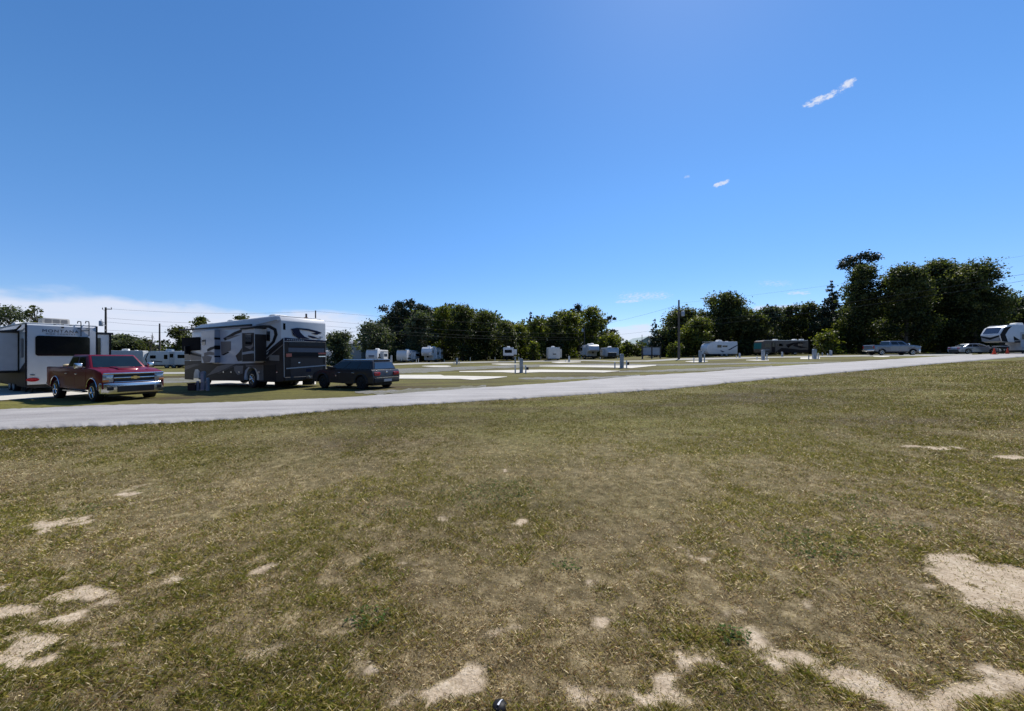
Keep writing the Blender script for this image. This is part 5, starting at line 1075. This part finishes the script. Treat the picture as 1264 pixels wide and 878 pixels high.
for px in (99.3, 109.2):                                  # ladder: two hooked rails
    (ya, za), (yb, zb) = Z(px, 397.2), Z(px, 414.8); 
    MB().path([(.55, ya, za - .05), (.45, ya, za + .06), (-.06, ya, za + .02), (-.10, ya, za - .1), (-.10, ya, zb)], .022).build('ladder_rail', BLACKM, mt)
(ya, za), (yb, zb) = Z(99.3, 408), Z(109.2, 408); MB().tube((-.10, ya, za), (-.10, yb, zb), .02).build('ladder_rung', BLACKM, mt)
# big slatted air conditioner on the roof
yc = Z(77, 398)[0]; acx = MB().prism(rrect(yc - .50, yc + .50, HM + .04, HM + .40, .08), 1.2, 2.1, 'x').build('air_conditioner', mat('ac_cream', (.50, .47, .42), .5), mt, bevel=.03, smooth=True)
for k in (-.29, 0, .29): MB().prism(rrect(yc + k - .12, yc + k + .12, HM + .10, HM + .33, .04), 1.185, 1.21, 'x').build('grille', mat('ac_grille', (.22, .21, .20), .6), acx)
MB().prism([(4.2, HM), (5.8, HM), (5.4, HM + .26), (4.6, HM + .28)], .2, 1.0).build('roof_dome', ROOFW, mt, bevel=.06, smooth=True)
# side towards the camera: black skirt, window, slide out
sx0 = hm
MB().prism([(.05, .50), (8.4, .50), (8.4, 1.28), (1.4, 1.28), (.05, 1.75)], sx0 - .01, sx0 + .015).build('lower_panel', BLACKP, mt)
MB().prism(rrect(.55, 1.05, 1.95, 2.95, .08), sx0 - .01, sx0 + .025).build('window', GLASS, mt)
so_ = MB().box(1.55, 6.4, sx0 - .1, sx0 + .75, 1.25, HM - .45).build('slide_out', mat('slide_grey', (.42, .46, .53), .4, coat=.2), mt, bevel=.03)
MB().box(1.50, 6.45, sx0 - .02, sx0 + .82, HM - .46, HM - .36).build('topper', BLACKM, so_); MB().box(1.53, 1.60, sx0 + .70, sx0 + .77, 1.22, HM - .46).build('edge_trim', BLACKP, so_); MB().box(1.50, 1.58, sx0 - .02, sx0 + .05, 1.22, HM - .46).build('edge_trim', BLACKP, so_); MB().box(1.5, 6.42, sx0 - .02, sx0 + .77, 1.15, 1.25).build('bottom_trim', BLACKP, so_)
MB().tube((.35, sx0 + .12, HM - .12), (1.6, sx0 + .12, HM - .34), .04).tube((1.6, sx0 + .12, HM - .3), (8, sx0 + .12, HM - .22), .05).build('awning', BLACKM, mt)
sr = MB().box(1.2, 5.0, -hm - .80, -hm + .1, 1.15, HM - .38).build('slide_out', PW, mt, bevel=.03)
MB().box(1.15, 5.0, -hm - .95, -hm, HM - .40, HM - .28).build('topper', BLACKM, sr); MB().box(1.17, 1.21, -hm - .42, -hm - .02, 1.75, HM - .62).build('window', GLASS, sr); MB().box(1.17, 1.25, -hm - .86, -hm - .78, 1.1, HM - .4).build('edge_trim', BLACKP, sr)
MB().box(1.16, 1.24, -hm - .06, -hm + .01, 1.1, HM - .4).build('edge_trim', BLACKP, sr)
for s in (-1, 1):
    for x in (3.4, 4.4, 5.4)[:2]: wheel(mt, x, s * 1.08, .40, .24, ALU, 6)
    MB().tube((.8, s * .95, 0), (.8, s * .95, .5), .045).build('jack', BLACKM, mt); MB().tube((2.0, s * .95, 0), (2.0, s * .95, .5), .045).build('jack', BLACKM, mt)
MB().tube((-.12, .35, .48), (-.12, -.35, .48), .05).tube((0, 0, .5), (-.35, 0, .45), .04).build('hitch', BLACKM, mt)
oc = MB().lathe([(0, .12), (.1, .16), (.5, .16), (.58, .08)], (0, 0, 0), (0, 0, 1), 14).build('fuel_can', mat('amber_can', (.55, .28, .04), .5), None); pp = Vector((mo2.x, mo2.y)) + fz * 2.6 + nz * -.6; oc.location = (pp.x, pp.y, tz(pp.x, pp.y)); tag(oc, 'amber can standing under the pale fifth wheel', 'can')

# dark box beside the pedestal at the motorhome front
b = ground_at(240, 481.5); bx = thing('storage_box', 'black box on the ground left of the posts by the motorhome front wheel', 'box', b)
MB().box(-.22, .22, -.2, .2, 0, .36).build('bin', BLACKM, bx, bevel=.02); MB().box(-.24, .24, -.22, .22, .36, .41).build('lid', BLACKP, bx, bevel=.01)

# brown striped coach behind the row --------------------------------
CY_ = 70.; pf = at(940.5, CY_); pr = at(998, CY_); CL = pr.x - pf.x
coach = thing('motorhome', 'long tan and dark brown striped coach with green tinted windshield facing left', 'motorhome', (pr.x, CY_ + 1.25, pr.z - .0), (-1, 0)); CH = (CY - 420.0) / F * CY_ - pr.z
DT = mat('coach_tan', (.16, .125, .10), .5, spec=.12); DB = mat('coach_brown', (.022, .014, .013), .5, spec=.12)
MB().prism([(0, .4), (0, CH - .1), (.15, CH), (CL - .4, CH), (CL - .12, CH - .18), (CL, 1.2), (CL - .05, .45)], -1.25, 1.25).build('body', DT, coach, bevel=.05, seg=2, smooth=True)
MB().box(.1, CL - .5, -1.28, 1.28, CH - .03, CH + .06).build('roof', ROOFW, coach, bevel=.02); ac(coach, CL * .2, 0, CH + .04, .7); ac(coach, CL * .62, 0, CH + .04, .7); MB().box(.5, 1.1, .3, .8, CH, CH + .3).build('roof_vent', ROOFW, coach, bevel=.03)
MB().prism(rrect(-1.08, 1.08, CH - 1.55, CH - .45, .1), CL - .06, CL + .02, 'x').build('windscreen', mat('teal_windscreen', (.05, .20, .20), .1, coat=.6), coach)
for sp, mm in (([(0, .42), (CL - 2.4, .42), (CL - 3.6, 1.3), (3.4, 1.2), (1.6, .95), (0, .95)], DB), ([(CL - 4.9, 1.3), (CL - 4.4, 1.9), (2.6, CH - .35), (.9, CH - .3), (2.2, 2.1), (4.0, 1.5)], DB), ([(.1, 1.35), (1.5, 1.25), (3.0, 1.7), (2.0, 2.3), (.4, 2.3), (1.6, 1.9), (1.4, 1.6)], DB)): decal(coach, sp, 1.252, 1, mm)
decal(coach, [(CL, .9), (CL - 1.4, .9), (CL - 1.4, .98), (CL, .98)], 1.254, 1, GREYP)
for x0, x1, za, zb in ((CL - 1.5, CL - .5, CH - 1.2, CH - .55), (CL - 3.9, CL - 2.9, CH - 1.05, CH - .6), (1.2, 2.0, CH - 1.0, CH - .6), (5.0, 5.5, CH - 1.0, CH - .6)): MB().prism(rrect(x0, x1, za, zb, .05), 1.25, 1.275).build('window', GLASS, coach)
d_ = MB().prism(rrect(CL - 2.45, CL - 1.8, .5, CH - .35, .05), 1.25, 1.28).build('door', DB, coach); MB().prism(rrect(CL - 2.33, CL - 1.92, 1.5, 2.3, .05), 1.278, 1.29).build('window', GLASS, d_)
for s in (-1, 1):
    wheel(coach, CL - 1.1, s * 1.08, .46, .26, ALU, 8); wheel(coach, 2.4, s * 1.08, .46, .26, ALU, 8)
    MB().box(CL + .01, CL + .03, s * .85 - .15, s * .85 + .15, .85, 1.02).build('headlight', LENS, coach)

# white fifth wheel at the right edge --------------------------------
ff = Vector((-.98, .17)).normalized(); nb_ = at(1234, 49.5); LL = 10.5; nrm_ = Vector((-ff.y, ff.x))
W9 = mat('fifth_white', (.58, .60, .63), .3, coat=.3, var=.03)
def rfront(t, L_, H, h):
    def P(y, u): return (L_ - .42 + .42 * u, y, H - .35 - .82 * u)
    quadpanel(P(h * .85, .95), P(-h * .85, .95), P(-h * .80, -.15), P(h * .80, -.15), .04, .96, .08, .96, .03).build('nose_window', mat('navy_glass', (.02, .025, .05), .06, coat=.7), t, bevel=.01)
    m = MB()
    MB().prism([(h - .06, H - 1.3), (0, H - 1.62), (-h + .06, H - 1.3), (-h + .06, H - 1.48), (0, H - 1.85), (h - .06, H - 1.48)], L_ - .12, L_ + .02, 'x').build('nose_trim', BLACKP, t)
    MB().prism([(-h + .12, H - 1.52), (0, H - 1.9), (h - .12, H - 1.52), (h - .2, deck9 + .16), (-h + .2, deck9 + .16)], L_ - .30, L_ - .03, 'x').build('nose_panel', mat('nose_grey', (.22, .23, .25), .4), t)
    for s in (-1, 1): MB().prism([(L_ - .9, deck9), (L_ - .25, deck9 + .1), (L_ - .04, H - 1.25), (L_ - .50, H - .36), (L_ - 1.35, H - .12), (L_ - .95, H - .60), (L_ - .62, H - 1.25)], s * (h + .001), s * (h + .012)).build('side_mask', BLACKP, t)
deck9 = 1.62
t9 = fifth('white fifth wheel with dark nose window at the right edge beside the traffic cones', (nb_.x - ff.x * LL - nrm_.x * 1.22, nb_.y - ff.y * LL - nrm_.y * 1.22, nb_.z - .05), ff, LL, 3.85, 2.44, m=W9, front=rfront,
    door=(1, LL - 3.0), wins=((1, LL - 5.2, LL - 3.6, 2.45, 3.05),), swoosh=[(1, [(0, 1.65), (LL - 1.6, 1.55), (LL - 1.6, 1.75), (0, 1.85)], BLACKP), (1, [(LL - 5.6, 2.2), (LL - 3.3, 2.1), (LL - 3.3, 2.2), (LL - 5.6, 2.35)], BLACKP), (1, [(LL - 2.3, 1.8), (LL - 1.55, 1.8), (LL - 1.5, 2.4)], BLACKP)])
b = at(1236, 49.2); tbt = thing('folding_table', 'small white topped table under the nose of the right edge fifth wheel', 'table', (b.x, b.y, b.z))
MB().box(-.8, .7, -.35, .35, 1.0, 1.05).build('table_top', WHITE, tbt, bevel=.01)
for x in (-.7, .6):
    for y in (-.28, .28): MB().tube((x, y, 0), (x * 1.05, y, 1.0), .03).build('leg', BLACKM, tbt)
MB().box(-.6, .5, -.25, .3, .35, .40).build('shelf', BLACKM, tbt)
b = at(1240, 50.4); gr = thing('barbecue_grill', 'black covered grill standing beside the small white topped table', 'grill', (b.x, b.y, b.z)); MB().lathe([(0, .12), (.1, .3), (.3, .34), (.5, .25), (.58, .05)], (0, 0, .65), (0, 0, 1), 14).build('bowl', BLACKM, gr, smooth=True)
for k in range(3): MB().tube((.1 * math.cos(k * 2.1), .1 * math.sin(k * 2.1), .7), (.3 * math.cos(k * 2.1), .3 * math.sin(k * 2.1), 0), .025).build('leg', BLACKM, gr)

def cone(px, Yc, h_, label):
    b = at(px, Yc); b.z += .035; t = thing('traffic_cone', label, 'traffic cone', b, group='orange cones at the right edge'); k = h_ / .72
    MB().box(-.2 * k, .2 * k, -.2 * k, .2 * k, 0, .04 * k).build('base', ORANGE, t, bevel=.01)
    MB().lathe([(.03 * k, .155 * k), (.70 * k, .03 * k), (.72 * k, .022 * k)], (0, 0, 0), (0, 0, 1), 18).build('cone_body', ORANGE, t, smooth=True)
cone(1227.3, 46.3, .80, 'larger orange traffic cone at the sedan nose'); cone(1243.5, 48.3, .78, 'smaller looking orange traffic cone farther right under the fifth wheel')

# small black cap half out of frame at the bottom
b = ground_at(617, 876); cp = thing('ground_cap', 'small round black cap with a white tick in the grass at the bottom edge', 'cap', (b.x, b.y, b.z + .0))
MB().lathe([(-.03, .034), (.012, .036), (.024, .031), (.031, .018), (.033, .004)], (0, 0, 0), (0, 0, 1), 24).build('dome', BLACKP, cp, smooth=True)
MB().prism([(-.012, -.012), (-.004, -.016), (.006, .006), (.014, .014), (.006, .013), (-.004, .002)], .0335, .036, 'z').build('mark', WHITE, cp)

print('OBJECTS', len(bpy.data.objects), 'blades', nb)
